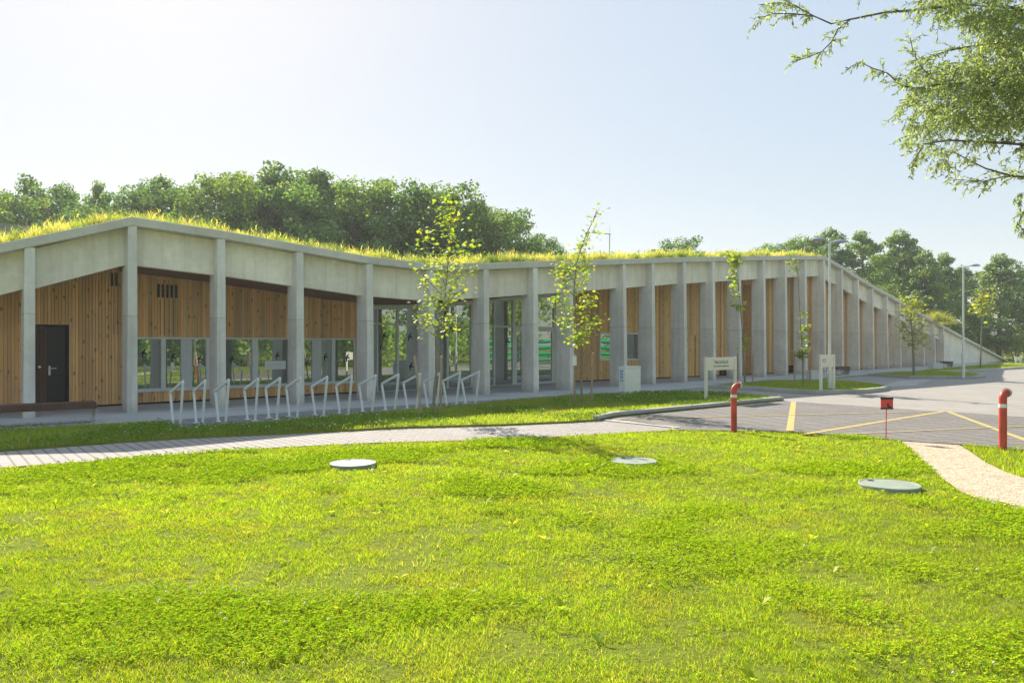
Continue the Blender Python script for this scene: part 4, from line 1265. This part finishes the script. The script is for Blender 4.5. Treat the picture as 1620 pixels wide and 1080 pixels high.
sapling('maple_sapling', 'young maple with yellow green leaves before the glazed front, behind the bicycle stands', b1, d1, [(688, 610), (692, 570), (694, 535), (700, 500), (706, 450), (710, 400), (712, 350)],
        [((694, 535), (668, 505), 6), ((694, 530), (664, 480), 7), ((696, 520), (720, 500), 6), ((699, 505), (672, 450), 9), ((702, 480), (735, 455), 9), ((703, 470), (662, 428), 8), ((705, 455), (692, 420), 8),
         ((706, 450), (742, 420), 8), ((708, 420), (720, 400), 8), ((708, 425), (668, 385), 4), ((676, 400), (672, 362), 5), ((709, 400), (745, 385), 5), ((710, 380), (700, 345), 6), ((711, 360), (722, 325), 7), ((712, 350), (705, 318), 6), ((712, 370), (690, 330), 3)],
        980, .092, SP, .15, .032)
b2 = G(920, 642); d2 = b2[1]
sapling('maple_sapling', 'young maple with dense oval crown before the fin beside the entrance', b2, d2, [(920, 600), (917, 570), (914, 540), (911, 500), (908, 460), (911, 420), (922, 385), (940, 345), (944, 332)],
        [((914, 540), (905, 530), 7), ((914, 535), (934, 520), 6), ((913, 520), (884, 500), 7), ((912, 515), (945, 505), 6), ((911, 500), (880, 470), 8), ((910, 490), (938, 470), 9), ((909, 470), (884, 430), 9), ((908, 460), (932, 430), 9),
         ((909, 450), (895, 415), 9), ((911, 430), (925, 412), 8), ((911, 425), (880, 420), 5), ((914, 410), (916, 390), 5), ((922, 385), (932, 365), 2), ((930, 370), (944, 352), 2), ((938, 350), (948, 330), 2), ((918, 395), (935, 372), 1.5)],
        1180, .094, SP, .13, .03)
b3 = G(1179, 611); d3 = b3[1]
sapling('thin_sapling', 'bare thin sapling with a leafy top before the middle fins, left on the island', b3, d3, [(1177, 570), (1174, 520), (1170, 470), (1165, 430), (1160, 400)],
        [((1163, 420), (1152, 400), 6), ((1163, 420), (1166, 402), 6), ((1163, 415), (1157, 440), 5), ((1166, 440), (1158, 455), 3), ((1170, 470), (1160, 462), 2), ((1172, 485), (1156, 480), 3), ((1173, 490), (1176, 480), 1), ((1176, 530), (1180, 535), 1), ((1177, 550), (1180, 548), 1.4)],
        300, .15, SP, .09, .035)
b4 = G(1271, 617); d4 = b4[1]
sapling('thin_sapling', 'bare thin sapling leafy along its lower stem, right on the island', b4, d4, [(1270, 570), (1267, 520), (1264, 470), (1262, 430), (1256, 405)],
        [((1262, 430), (1246, 412), 1.2), ((1260, 425), (1250, 405), 1.2), ((1269, 500), (1272, 493), 2), ((1269, 525), (1275, 515), 3), ((1269, 540), (1273, 530), 3), ((1270, 565), (1265, 555), 4), ((1270, 560), (1278, 548), 4)],
        200, .14, [(.27, .36, .06), (.33, .39, .07)], .08, .035)
b5 = G(1446, 594.5, .1); d5 = b5[1]
sapling('maple_sapling', 'young tree with a golden top before the fins of the sloping part', b5, d5, [(1445, 560), (1444, 540), (1442, 510), (1440, 480)],
        [((1444, 545), (1430, 535), 5), ((1444, 545), (1460, 538), 5), ((1443, 530), (1428, 512), 6), ((1443, 530), (1462, 515), 6), ((1442, 510), (1432, 490), 7), ((1442, 510), (1455, 488), 7), ((1441, 490), (1436, 470), 7), ((1441, 490), (1450, 475), 6)],
        600, .15, [(.34, .38, .06), (.46, .42, .08), (.27, .34, .06)], .26, .06)
b6 = G(1551, 583.5, .1); d6 = b6[1]
sapling('thin_sapling', 'slender young tree with a small round yellow top before the sloping end wall', b6, d6, [(1552, 550), (1553, 520), (1554, 490)],
        [((1554, 500), (1549, 480), 5), ((1554, 495), (1560, 478), 6), ((1554, 490), (1563, 466), 6), ((1554, 490), (1552, 464), 5)], 220, .22, [(.42, .42, .09), (.33, .40, .08)], .26, .055)
# stakes
def stake(base, top_px, d, label, tagged=False):
    bx, by = base; t = MB(); tp = P3(*top_px, d); t.tube([(bx, by, 0), tuple(tp)], [.028, .026], 9, True, (1, 1, 1, 1))
    if tagged:
        r = thing('tree_stake', label, 'stake', (bx, by, 0), 'wooden stakes of the young trees'); t.build('post', M['stake'], r, True)
        m = MB(); c = tp + Vector((0, -.032, -.12)); m.box(c.x - .05, c.x + .05, c.y - .006, c.y, c.z - .14, c.z + .1); m.build('label_tag', M['white'], r); return
    o = t.build('tree_stake', M['stake'], None, True)
    tag(o, label, 'stake', 'wooden stakes of the young trees')
stake(G(667, 661), (656, 562), d1, 'wooden stake leaning left of the maple behind the bicycle stands')
stake(G(697, 658), (698, 563), d1, 'upright wooden stake right of the maple behind the bicycle stands')
stake(G(909, 641), (909, 562), d2, 'wooden stake with a white tag left of the maple by the entrance', True)
stake(G(935, 641), (938, 558), d2, 'pale wooden stake right of the maple by the entrance')
stake(G(1177.8, 609.5), (1178.5, 558), G(1178, 609.5)[1], 'stake close to the stem of the thin sapling left on the island')
stake(G(1190.5, 609), (1191, 559), G(1190, 609)[1], 'stake right of the thin sapling left on the island')
stake(G(1167.5, 610.5), (1167, 559), G(1167, 610.5)[1], 'grey stake left of the thin sapling left on the island')
stake(G(1257, 616.5), (1257, 555), G(1257, 616.5)[1], 'stake left of the thin sapling beside the small grey box')
stake(G(1283, 616.5), (1279, 554), G(1283, 616.5)[1], 'leaning stake between the right thin sapling and the grey box')

# the overhanging willow on the right --------------------------------------
def willow():
    tx, ty = 11.2, 11.2
    t = thing('willow_tree', 'narrow leaved willow reaching into the top right corner, trunk outside the picture', 'tree', (tx, ty, 0))
    tr = MB(); tr.tube([(tx, ty, 0), (tx - .1, ty, 1.5), (tx - .3, ty - .1, 3.2), (tx - .2, ty, 5.5), (tx, ty + .1, 8.5)], [.30, .24, .19, .14, .05], 10)
    tr.build('trunk', M['bark'], t, True)
    D0 = 11.0
    bough = {
     'a': [(1780, 110), (1690, 40), (1600, 12), (1520, 8), (1450, 16), (1400, 20), (1345, 31), (1315, 38), (1288, 26), (1262, 12), (1238, -2)],
     'a2': [(1345, 31), (1325, 47), (1316, 66), (1300, 82), (1275, 92), (1254, 98)],
     'a3': [(1288, 26), (1255, 22), (1222, 22), (1200, 30)],
     'a4': [(1262, 12), (1232, 4), (1200, 8)],
     'b': [(1760, 230), (1680, 170), (1600, 140), (1540, 132), (1490, 133), (1448, 140), (1425, 135), (1404, 116), (1380, 108), (1360, 98)],
     'b2': [(1490, 133), (1460, 110), (1445, 85), (1440, 60)],
     'c': [(1790, 330), (1690, 300), (1640, 282), (1600, 278), (1560, 267), (1530, 252), (1508, 240)],
     'c2': [(1640, 282), (1590, 279), (1555, 287), (1510, 284)],
     'd': [(1740, 40), (1660, -30), (1560, -60), (1470, -40), (1400, -20), (1340, -15)],
     'e': [(1740, 200), (1640, 190), (1570, 185), (1520, 190), (1475, 175), (1440, 160)],
     'f': [(1740, 260), (1640, 230), (1560, 225), (1500, 222), (1462, 228), (1445, 255)],
     'g': [(1700, 60), (1620, 60), (1560, 70), (1500, 80), (1460, 95)],
     'h': [(1740, 300), (1660, 310), (1625, 325), (1612, 350)],
    }
    bm_ = MB(); samples = []
    dep = {'a': .0, 'a2': .1, 'a3': -.2, 'a4': .3, 'b': -.4, 'b2': -.3, 'c': .2, 'c2': .35, 'd': .8, 'e': .5, 'f': -.6, 'g': .4, 'h': .3}
    for k, pl_ in bough.items():
        P = [P3(a, b, D0 + dep[k] * min(1, (1780 - a) / 300.) + random.uniform(-.08, .08)) for a, b in pl_]
        r0 = .022 if len(k) == 1 else .010
        n = len(P); bm_.tube(P, [r0 * (1 - .85 * i / (n - 1)) + .003 for i in range(n)], 6, False)
        for i in range(n - 1):
            L = (P[i + 1] - P[i]).length
            for q in range(max(1, int(L / .05))):
                samples.append((P[i].lerp(P[i + 1], random.random()), (P[i + 1] - P[i]).normalized(), k, i / (n - 1)))
        # link to the trunk
        if len(k) == 1:
            bm_.tube([P[0], Vector((tx - .15, ty, max(1.8, P[0].z - .5)))], [r0, r0 * 1.6], 6, False)
    tw = MB(); Vs = []; Cs = []
    def twig(p, dirv, L, nl):
        pts = [p]; v = dirv.copy()
        for k in range(4):
            v = (v + Vector((random.uniform(-.25, .25), random.uniform(-.25, .25), -.16))).normalized(); pts.append(pts[-1] + v * L / 4)
        tw.tube(pts, [.004, .0035, .003, .002, .0015], 4, False)
        for k in range(nl):
            f = (k + random.random()) / nl; i = min(3, int(f * 4)); q = pts[i].lerp(pts[i + 1], f * 4 - i)
            a = Vector((random.gauss(0, 1), random.gauss(0, 1), random.gauss(-.15, .8))).normalized(); a = (a * .9 + v * .8).normalized()
            ll = random.uniform(.05, .092); nn_ = Vector((random.gauss(0, 1), random.gauss(0, 1), random.gauss(.3, 1))); b = a.cross(nn_)
            if b.length < 1e-3: continue
            b = b.normalized() * ll * random.uniform(.13, .19)
            Vs.append([q, q + a * ll * .4 + b, q + a * ll, q + a * ll * .4 - b])
            c = random.choice([(.21, .29, .10), (.27, .35, .12), (.16, .23, .10), (.37, .42, .15), (.27, .31, .18)]); v_ = random.uniform(.75, 1.25); Cs.append([(c[0] * v_, c[1] * v_, c[2] * v_)] * 4)
    for p, dr, k, f in samples:
        if k == 'a' and .45 < f < .72 and random.random() < .93: continue      # the bare stretch of the top bough
        if k == 'a' and f < .45 and random.random() < .3: continue
        if k == 'c' and random.random() < .5: continue
        if k in ('a2', 'a3', 'a4'): pr = .9
        else: pr = .95
        if random.random() > pr: continue
        d = (dr + Vector((random.gauss(0, .6), random.gauss(0, .6), random.gauss(0, .7)))).normalized()
        twig(p, d, random.uniform(.14, .32), random.randint(9, 16))
    # hanging masses between the boughs at the right
    poly = [(1470, -40), (1450, 30), (1468, 70), (1450, 100), (1432, 150), (1425, 180), (1440, 215), (1450, 250), (1500, 262), (1540, 250), (1580, 262), (1620, 240), (1700, 260), (1750, 0), (1700, -60)]
    A = np.array(poly, float)
    cnt = 0
    while cnt < 2700:
        a, b = random.uniform(1420, 1750), random.uniform(-60, 265)
        if not inpoly(np.array([a]), np.array([b]), poly)[0]: continue
        dn = .35 + .65 * min(1, max(0, (a - 1430) / 110.)); hole = float(fbm(np.array([a * .016]), np.array([b * .016]), 8)[0])
        if hole < .47 or random.random() > dn: continue
        cnt += 1
        p = P3(a, b, D0 + random.uniform(-.9, 1.0)); twig(p, Vector((random.gauss(-.4, .6), random.gauss(0, .6), random.gauss(-.3, .5))).normalized(), random.uniform(.18, .36), random.randint(11, 18))
    for (a, b) in ((1612, 318), (1616, 335), (1610, 350), (1619, 362), (1624, 345), (1617, 305)):
        for _ in range(4): twig(P3(a + random.uniform(-4, 4), b, D0 + .3), Vector((random.gauss(-.1, .4), random.gauss(0, .4), -.8)).normalized(), .16, 9)
    # the rest of the crown round the trunk, right of the picture
    cnt = 0
    while cnt < 1500:
        v = Vector((random.gauss(0, 1), random.gauss(0, 1), random.gauss(0, 1))).normalized() * random.uniform(.45, 1) ** .6
        p = Vector((tx + .6 + v.x * 3.4, ty + v.y * 3.0, 6.3 + v.z * 2.6))
        if p.x / p.y < .735: continue
        cnt += 1
        if cnt % 30 == 0: bm_.tube([(tx - .1, ty, p.z - 1.2), p.lerp(Vector((tx, ty, p.z - .6)), .4), p], [.03, .018, .005], 5, False)
        twig(p, (v + Vector((0, 0, -.4))).normalized(), random.uniform(.25, .5), random.randint(10, 15))
    bm_.build('bough', M['bark'], t, True)
    tw.build('twig', M['bark'], t)
    V = np.array([[tuple(q) for q in l_] for l_ in Vs]); C = np.array(Cs); m = len(V)
    np_mesh('foliage', V.reshape(-1, 3), np.arange(m * 4), np.full(m, 4), M['willow_leaf'], C.reshape(-1, 3), t)
willow()

# ------------------------------------------------------------------ bicycle stands
def rack_proto():
    t = thing('bicycle_stand', 'white steel bicycle stand, leftmost of the row beside the corner fin', 'bicycle stand', (0, 0, 0), 'white bicycle stands in a row')
    # local x: from the back foot to the front foot
    def bar(a, b, name):
        m = MB(); a, b = Vector(a), Vector(b); d = (b - a).normalized(); s_ = Vector((0, 1, 0)); u = d.cross(s_).normalized(); w_, h_ = .018, .026
        q = [a + s_ * w_ + u * h_, a - s_ * w_ + u * h_, a - s_ * w_ - u * h_, a + s_ * w_ - u * h_]
        m.hexa(q + [p + (b - a) for p in q]); return m.build(name, M['white_steel'], t, bevel=.004)
    bar((-.20, 0, .0), (-.37, 0, .60), 'leg'); bar((.20, 0, .0), (.36, 0, .84), 'leg'); bar((-.38, 0, .605), (.37, 0, .85), 'top_bar')
    for x in (-.20, .20):
        m = MB(); m.box(x - .07, x + .07, -.05, .05, 0, .012); m.build('foot_plate', M['white_steel'], t)
    return t
rp = rack_proto()
RK = [(284.7, 674), (321, 671.3), (357, 669), (403.6, 665.6), (438, 663), (470.5, 660.8), (512, 658.3), (551.2, 655.4), (588.4, 652.8), (624.5, 649.8), (659, 647.4), (690.8, 645), (722, 642.5), (752, 640)]
fd_ = Vector((.66, -.75, 0)).normalized()
for i, (px, py) in enumerate(RK):
    x, y = G(px, py, .055); c = Vector((x, y, .053)) - fd_ * .20
    a = math.atan2(fd_.y, fd_.x)
    if i == 0: o = rp
    else:
        lab = f'white steel bicycle stand, {ORDW[i]} from the left in the row of fourteen' if i < 13 else 'white steel bicycle stand at the right end of the row, near the entrance'
        o = copy_tree(rp, label=lab)
    o.location = c; o.rotation_euler = (0, 0, a + random.uniform(-.03, .03))

# ------------------------------------------------------------------ benches
def bench(name, label, end, u, L, hseat=.40, wd=.42, group=None):
    """end: right front foot on the ground, u: direction to the other end"""
    e = Vector((*end, .055)); u = Vector((*u, 0)).normalized(); n = Vector((u.y, -u.x, 0))
    if n.y > 0: n = -n            # towards the camera
    t = thing(name, label, 'bench', tuple(e), group)
    m = MB()
    nsl = 3; sw = wd / nsl
    for k in range(nsl):
        a0 = -n * (k * sw + .004); a1 = -n * ((k + 1) * sw - .004); o0 = e + Vector((0, 0, hseat - .13)); p = [o0 + a0, o0 + u * L + a0, o0 + u * L + a1, o0 + a1]
        v = random.uniform(.85, 1.15); m.hexa(p + [q + Vector((0, 0, .13)) for q in p], (v, v, v, 1))
    m.build('seat', M['dark_wood'], t, bevel=.006)
    for q, lean in ((.03, -.05), (L * .5, .0), (L - .05, .05)):
        for (da, db) in ((.0, .0), (wd - .03, wd - .03)):
            m = MB(); tp = e + u * (q + lean) - n * da + Vector((0, 0, hseat - .13)); bt = e + u * (q + .04) - n * (wd * .5 + (da - wd * .5) * .8)
            m.hexa([bt, bt + u * .02, bt + u * .02 - n * .05, bt - n * .05, tp, tp + u * .02, tp + u * .02 - n * .06, tp - n * .06]); m.build('leg', M['steel'], t)
    m = MB(); tp = e + Vector((0, 0, hseat + .002)); b0 = e + u * .05 - n * .10; b1 = e + u * .05 - n * (wd - .10)
    m.hexa([b0, b1, b1 - u * .014, b0 - u * .014, tp - u * .002, tp - u * .002 - n * wd, tp - u * .016 - n * wd, tp - u * .016])
    m.build('end_plate', M['steel'], t)
    return t
bench('long_bench', 'long dark brown wooden bench before the side door, cut by the left picture edge', G(153, 668.5, .055), (-.8, -.6), 3.4, .41)
bench('long_bench', 'dark brown bench behind the small sign, against the fins', G(1345, 592.5, .055), (-.7, -.71), 1.6, .42)
bench('long_bench', 'dark brown bench by the last fin, right of the grey block', G(1508, 581.5, .055), (-.7, -.71), 1.3, .42)

# grey blocks and the white cabinet
def block(label, base, wd, dp, h, mat, a, name='concrete_block', cat='block'):
    t = thing(name, label, cat, (*base, .05), None); c, s_ = math.cos(a), math.sin(a); m = MB()
    def pt(x, y, z): return (base[0] + c * x - s_ * y, base[1] + s_ * x + c * y, .05 + z)
    def bx(m, x0, x1, y0, y1, z0, z1): m.hexa([pt(x0, y0, z0), pt(x1, y0, z0), pt(x1, y1, z0), pt(x0, y1, z0), pt(x0, y0, z1), pt(x1, y0, z1), pt(x1, y1, z1), pt(x0, y1, z1)])
    bx(m, 0, wd, 0, dp, 0, h - .04); m.build('body', mat, t, bevel=.008)
    m = MB(); bx(m, -.012, wd + .012, -.012, dp + .012, h - .038, h); m.build('lid', mat, t, bevel=.006)
    return t, bx
block('low pale grey litter box on the walkway behind the right thin sapling', G(1284, 603.5, .05), .42, .42, .45, M['panel'], R(8), 'litter_box', 'litter box')
block('low pale grey litter box beside the far bench at the last fins', G(1477, 585.5, .05), .62, .5, .42, M['panel'], R(8), 'litter_box', 'litter box')
ang = math.atan2(.66, .75)
cb, bx = block('white slab shaped cabinet with a blue notice on its narrow side', G(989, 624.3, .05), .75, .24, .86, M['white'], ang, 'service_cabinet', 'cabinet')
m = MB(); bx(m, -.02, -.003, .01, .23, .0, .80); m.build('side_cover', M['white_steel'], cb)
m = MB()
bx(m, -.024, -.0205, .05, .19, .70, .74); bx(m, -.024, -.0205, .07, .10, .50, .66); bx(m, -.024, -.0205, .14, .17, .50, .66); bx(m, -.024, -.0205, .10, .14, .62, .66); bx(m, -.024, -.0205, .10, .14, .50, .54); bx(m, -.024, -.0205, .06, .18, .44, .46); bx(m, -.024, -.0205, .06, .18, .40, .42)
m.build('notice_print', M['blue_ink'], cb)

# ------------------------------------------------------------------ signs
def text_mesh(name, body, size, mat, parent, o, ux, uz, off):
    cu = bpy.data.curves.new(name, 'FONT'); cu.body = body; cu.size = size; cu.align_x = 'CENTER'; cu.align_y = 'CENTER'; cu.extrude = .0015; cu.resolution_u = 2
    tmp = bpy.data.objects.new(name, cu); COL.objects.link(tmp)
    dg = bpy.context.evaluated_depsgraph_get(); me = bpy.data.meshes.new_from_object(tmp.evaluated_get(dg))
    bpy.data.objects.remove(tmp)
    ux = Vector(ux).normalized(); uz = Vector(uz).normalized(); un = ux.cross(uz)
    org = ORG[parent.name]
    for v in me.vertices:
        p = Vector(o) + ux * v.co.x + uz * v.co.y + un * (v.co.z + off) - org; v.co = p
    me.materials.clear(); me.materials.append(mat)
    ob = bpy.data.objects.new(name, me); COL.objects.link(ob); ob.parent = parent; ORG[ob.name] = org.copy(); return ob
def post_sign(name, label, A, B, ztop, panel_h, post=.085):
    a, b = Vector((*A, 0)), Vector((*B, 0)); u = (b - a).normalized(); n = Vector((u.y, -u.x, 0)); L = (b - a).length
    t = thing(name, label, 'sign', tuple(a), 'cream signs on two posts')
    for p in (a, b - u * post):
        m = MB(); q = [p, p + u * post, p + u * post - n * .06, p - n * .06]; m.hexa(q + [x + Vector((0, 0, ztop)) for x in q]); m.build('post', M['sign'], t, bevel=.006)
    m = MB(); p0, p1 = a + u * (post + .003) - n * .012, b - u * (post + .003) - n * .012; q = [p0, p1, p1 - n * .035, p0 - n * .035]
    m.hexa([x + Vector((0, 0, ztop - panel_h)) for x in q] + [x + Vector((0, 0, ztop - .012)) for x in q]); pn_ = m.build('panel', M['sign'], t, bevel=.004)
    return t, a, u, n, L, pn_
sg, a, u, n, L, pn_ = post_sign('name_sign', 'wide cream name sign on two posts behind the left red pipe', G(1117, 635, .05), G(1165.5, 630.5, .05), 1.24, .36)
c = a + u * L * .5 - n * .012 + Vector((0, 0, 1.24 - .145))
text_mesh('lettering', 'MAGNÓLIA', .13, M['ink'], pn_, c, u, (0, 0, 1), .002)
m = MB(); x = -.39
while x < .38:
    wl_ = random.uniform(.012, .03); p = a + u * (L * .5 + x) - n * .008 + Vector((0, 0, 1.24 - .262)); q = [p, p + u * wl_, p + u * wl_ - n * .003, p - n * .003]
    m.hexa(q + [v + Vector((0, 0, random.uniform(.018, .028))) for v in q]); x += wl_ + .008
m.build('small_print', M['ink'], pn_)
sg, a, u, n, L, pn_ = post_sign('direction_sign', 'narrow cream sign on two posts before the twin lamp on the island', G(1299, 619, .1), G(1321.5, 617, .1), 1.26, .40, .10)
m = MB(); p = a + u * .13 - n * .008 + Vector((0, 0, 1.02)); q = [p, p + u * .035, p + u * .035 - n * .003, p - n * .003]; m.hexa(q + [v + Vector((0, 0, .10)) for v in q]); 
for k in range(2):
    x = .20
    while x < .34: p = a + u * x - n * .008 + Vector((0, 0, 1.09 - k * .07)); q = [p, p + u * .018, p + u * .018 - n * .003, p - n * .003]; m.hexa(q + [v + Vector((0, 0, .022)) for v in q]); x += .03
m.build('small_print', M['ink'], pn_)
# small red sign on a thin stick
bx_, by_ = G(1401.5, 697)
rs_ = thing('stick_sign', 'small red and black sign on a thin stick by the parking bays', 'sign', (bx_, by_, 0))
m = MB(); m.tube([(bx_, by_, 0), (bx_ + .01, by_, .70)], .008, 6); m.build('stick', M['red_flat'], rs_, True)
m = MB(); m.box(bx_ - .092, bx_ + .108, by_ - .022, by_ - .010, .55, .685); m.build('plate', M['red_flat'], rs_)
m = MB(); m.box(bx_ - .095, bx_ + .111, by_ - .024, by_ - .008, .686, .722); m.box(bx_ - .095, bx_ + .111, by_ - .024, by_ - .008, .522, .549); m.build('edge_strip', M['black'], rs_)
m = MB(); m.box(bx_ + .01, bx_ + .035, by_ - .03, by_ - .023, .56, .62); m.box(bx_ + .036, bx_ + .07, by_ - .03, by_ - .023, .552, .58); m.build('clip', M['black'], rs_)
# far white notice
bx_, by_ = G(1611, 577); t = thing('low_notice', 'tiny white notice board on short legs in the far grass at the right', 'sign', (bx_, by_, .0))
m = MB(); m.box(bx_ - .28, bx_ + .28, by_ - .02, by_ + .02, .32, .62); m.build('board', M['white'], t)
for dx in (-.18, .18):
    m = MB(); m.box(bx_ + dx - .03, bx_ + dx + .03, by_ - .015, by_ + .015, 0, .318); m.build('leg', M['white'], t)

# ------------------------------------------------------------------ red vent pipes
def vent_pipe(label, base, H, r, az):
    x, y = base; t = thing('vent_pipe', label, 'vent pipe', (x, y, 0), 'red vent pipes'); d = Vector((math.cos(az), math.sin(az), 0)); re = .095
    pts = [Vector((x, y, 0)), Vector((x, y, .35)), Vector((x, y, H - r - re))]
    for k in range(1, 9):
        a = math.pi / 2 * k / 8 * 1.12; pts.append(Vector((x, y, H - r - re)) + d * (re * (1 - math.cos(a))) + Vector((0, 0, re * math.sin(a))))
    m = MB(); m.tube(pts, [r] * len(pts), 20); m.build('pipe', M['red'], t, True)
    m = MB(); zb = H * .70; m.tube([(x, y, zb), (x, y, zb + .055)], r + .003, 20); m.build('band', M['band'], t, True)
    e = pts[-1]; dn = (pts[-1] - pts[-2]).normalized(); m = MB(); m.tube([e - dn * .012, e + dn * .0, e + dn * .02], [r * 1.32, r * 1.36, r * 1.30], 20); m.build('flange', M['steel'], t, True)
    m = MB(); m.tube([e + dn * .021, e + dn * .028], r * 1.05, 16); m.build('grille', M['black'], t)
vent_pipe('red vent pipe with white band on the lawn edge, beside the wide sign', G(1161, 683.5), .90, .054, R(18))
vent_pipe('red vent pipe with white band at the right picture edge', G(1586.5, 712), .92, .054, R(32))

# ------------------------------------------------------------------ manhole covers
def manhole(label, cpx, r):
    x, y = cpx; t = thing('manhole_cover', label, 'manhole cover', (x, y, 0), 'round covers set in the lawn'); t.location.z = -.018
    m = MB(); m.lathe([(r * .96, 0), (r * .97, .035), (r * .97, .044)], 40, (x, y, 0)); m.build('rim', M['kerb'], t, True)
    m = MB(); m.lathe([(r * .99, .045), (r, .05), (r, .066), (r * .985, .073), (r * .93, .074), (r * .92, .070), (r * .3, .073)], 40, (x, y, 0)); m.build('lid', M['lid'], t, True)
    m = MB(); m.lathe([(.035, .071), (.035, .0765)], 14, (x - r * .35, y + r * .62, 0)); m.build('lifting_hole', M['black'], t)
    return t
def cover(px, ytop, ybot):
    zt = .055; y0 = F * (CAMH - zt) / (ybot - HOR); y1 = F * (CAMH - zt) / (ytop - HOR); y = (y0 + y1) / 2; return ((px - 810) * y / F, y)
manhole('pale green round cover in the lawn, leftmost and farthest of three', cover(558.5, 725.2, 737.5), .30)
manhole('pale green round cover in the lawn, middle one of three', cover(1002.5, 720.5, 735), .31)
manhole('pale green round cover with rusty stains beside the gravel path, nearest of three', cover(1407, 755.6, 774.5), .315)

# ------------------------------------------------------------------ lamp posts
def lamp(label, base, H, heads, zb=.1):
    x, y = base; t = thing('lamp_post', label, 'lamp post', (x, y, zb), 'grey lamp posts of the car park')
    m = MB(); m.tube([(x, y, zb), (x, y, zb + 1.1), (x, y, zb + 1.12), (x, y, H)], [.065, .065, .044, .034], 12); m.build('pole', M['lamp_steel'], t, True)
    for az, L, rise in heads:
        d = Vector((math.cos(az), math.sin(az), 0)); a = Vector((x, y, H - .05)); e = a + d * L + Vector((0, 0, rise))
        m = MB(); m.tube([a, a.lerp(e, .5) + Vector((0, 0, rise * .25)), e], [.03, .028, .026], 8); m.build('arm', M['lamp_steel'], t, True)
        m = MB(); s_ = Vector((-d.y, d.x, 0)); nv = []; fs = []; ns, nr = 11, 12
        for i in range(ns):
            q = i / (ns - 1); wv_ = .145 * math.sin(math.pi * min(1, max(0, .12 + .83 * q))) ** .8; hv = .095 * math.sin(math.pi * min(1, .10 + .82 * q)) ** .8
            for j in range(nr):
                an = 2 * math.pi * j / nr; cz = math.sin(an); nv.append(e + d * (-.05 + .46 * q) + s_ * (wv_ * math.cos(an)) + Vector((0, 0, hv * cz if cz > 0 else hv * .25 * cz)))
        for i in range(ns - 1):
            for j in range(nr): fs.append((i * nr + j, i * nr + (j + 1) % nr, (i + 1) * nr + (j + 1) % nr, (i + 1) * nr + j))
        fs += [tuple(range(nr)), tuple((ns - 1) * nr + j for j in range(nr))]
        m.add(nv, fs); m.build('lamp_head', M['lamp_head'], t, True)
    m = MB(); m.tube([(x, y, H), (x, y, H + .05)], [.045, .03], 10); m.build('cap', M['lamp_steel'], t, True)
x, y = G(1312.5, 616, .1); lamp('twin headed grey lamp post on the island behind the narrow sign', (x, y), 5.02, [(R(170), .16, .06), (R(-12), .16, -.03)])
x, y = G(1524, 597.5, .1); lamp('single armed grey lamp post standing before the sloping end wall', (x, y), 5.0, [(R(10), .45, .12)])
lamp('lamp post cut by the right picture edge', (31.25, 44.2), 5.0, [(R(10), .35, .08)])

# ------------------------------------------------------------------ antenna on the roof
p = P3(964, 392, 33); t = thing('roof_antenna', 'thin grey antenna mast with a side boom above the middle of the roof', 'antenna', (p.x, p.y, 4.6))
top = P3(964.5, 370.5, 33); m = MB(); m.tube([(p.x, p.y, 4.6), tuple(top)], .028, 8); m.build('mast', M['lamp_steel'], t, True)
m = MB(); m.tube([tuple(P3(966.5, 370.6, 33)), tuple(P3(932, 367.5, 32.6))], .026, 6); m.build('boom', M['lamp_steel'], t, True)
m = MB(); m.tube([tuple(top), tuple(P3(964.5, 358, 33))], .008, 5)
for q in range(6):
    a_ = P3(963, 370.4, 33).lerp(P3(933, 367.6, 32.6), q / 5.2); m.tube([a_ + Vector((0, -.22, 0)), a_ + Vector((0, .22, 0))], .008, 5)
m.build('antenna_rod', M['lamp_steel'], t)
# dark parapet line far back on the roof
m = MB(); a = Vector((8.0, 40.5, 0)); b = Vector((17.0, 48.5, 0)); q = [a, b, b + Vector((-.2, .2, 0)), a + Vector((-.2, .2, 0))]
m.hexa([v + Vector((0, 0, 5.2)) for v in q] + [v + Vector((0, 0, 6.88)) for v in q])
m.build('rooflight_upstand', M['soil'], bld)

# ornamental grass clump on the falling roof
def tuft(label, px, py, d, r, h, n=900):
    c = P3(px, py, d); th = RNG.uniform(0, 6.28, n); rr = r * np.sqrt(RNG.uniform(0, 1, n)); P = np.stack([c.x + rr * np.cos(th) * 1.15, c.y + rr * np.sin(th)], 1)
    z = np.full(n, c.z); H = h * RNG.uniform(.5, 1.1, n) * (1.12 - .9 * (rr / r) ** 2)
    C = hsv_mix(n, [(.5, .47, .12), (.42, .45, .1), (.26, .33, .08)], [2, 2, 1])
    o = blades('grass_clump', P, H, RNG.uniform(.02, .04, n), C, M['roof_grass'], .8, z); tag(o, label, 'grass clump', 'grass clumps on the falling roof')
tuft('large clump of ornamental grass low on the falling roof edge', 1482, 509, 52.5, .85, .9)
tuft('smaller clump of ornamental grass near the last fin', 1496, 513, 54.5, .7, .65, 500)

print('objects', len(bpy.data.objects), 'polys', sum(len(m.polygons) for m in bpy.data.meshes))

# ------------------------------------------------------------------ summer haze
hm = MB(); hm.box(-260, 260, -60, 320, -1.0, 40)
hz = bpy.data.materials.new('summer_haze'); hz.use_nodes = True
tn = hz.node_tree; tn.nodes.remove(tn.nodes['Principled BSDF'])
pv_ = tn.nodes.new('ShaderNodeVolumePrincipled'); pv_.inputs['Color'].default_value = (.93, .96, 1.0, 1); pv_.inputs['Density'].default_value = .0008; pv_.inputs['Anisotropy'].default_value = 0.3
tn.links.new(pv_.outputs[0], tn.nodes['Material Output'].inputs['Volume'])
tag(hm.build('haze', hz), 'thin bright summer haze over the whole site', 'haze', kind='stuff')
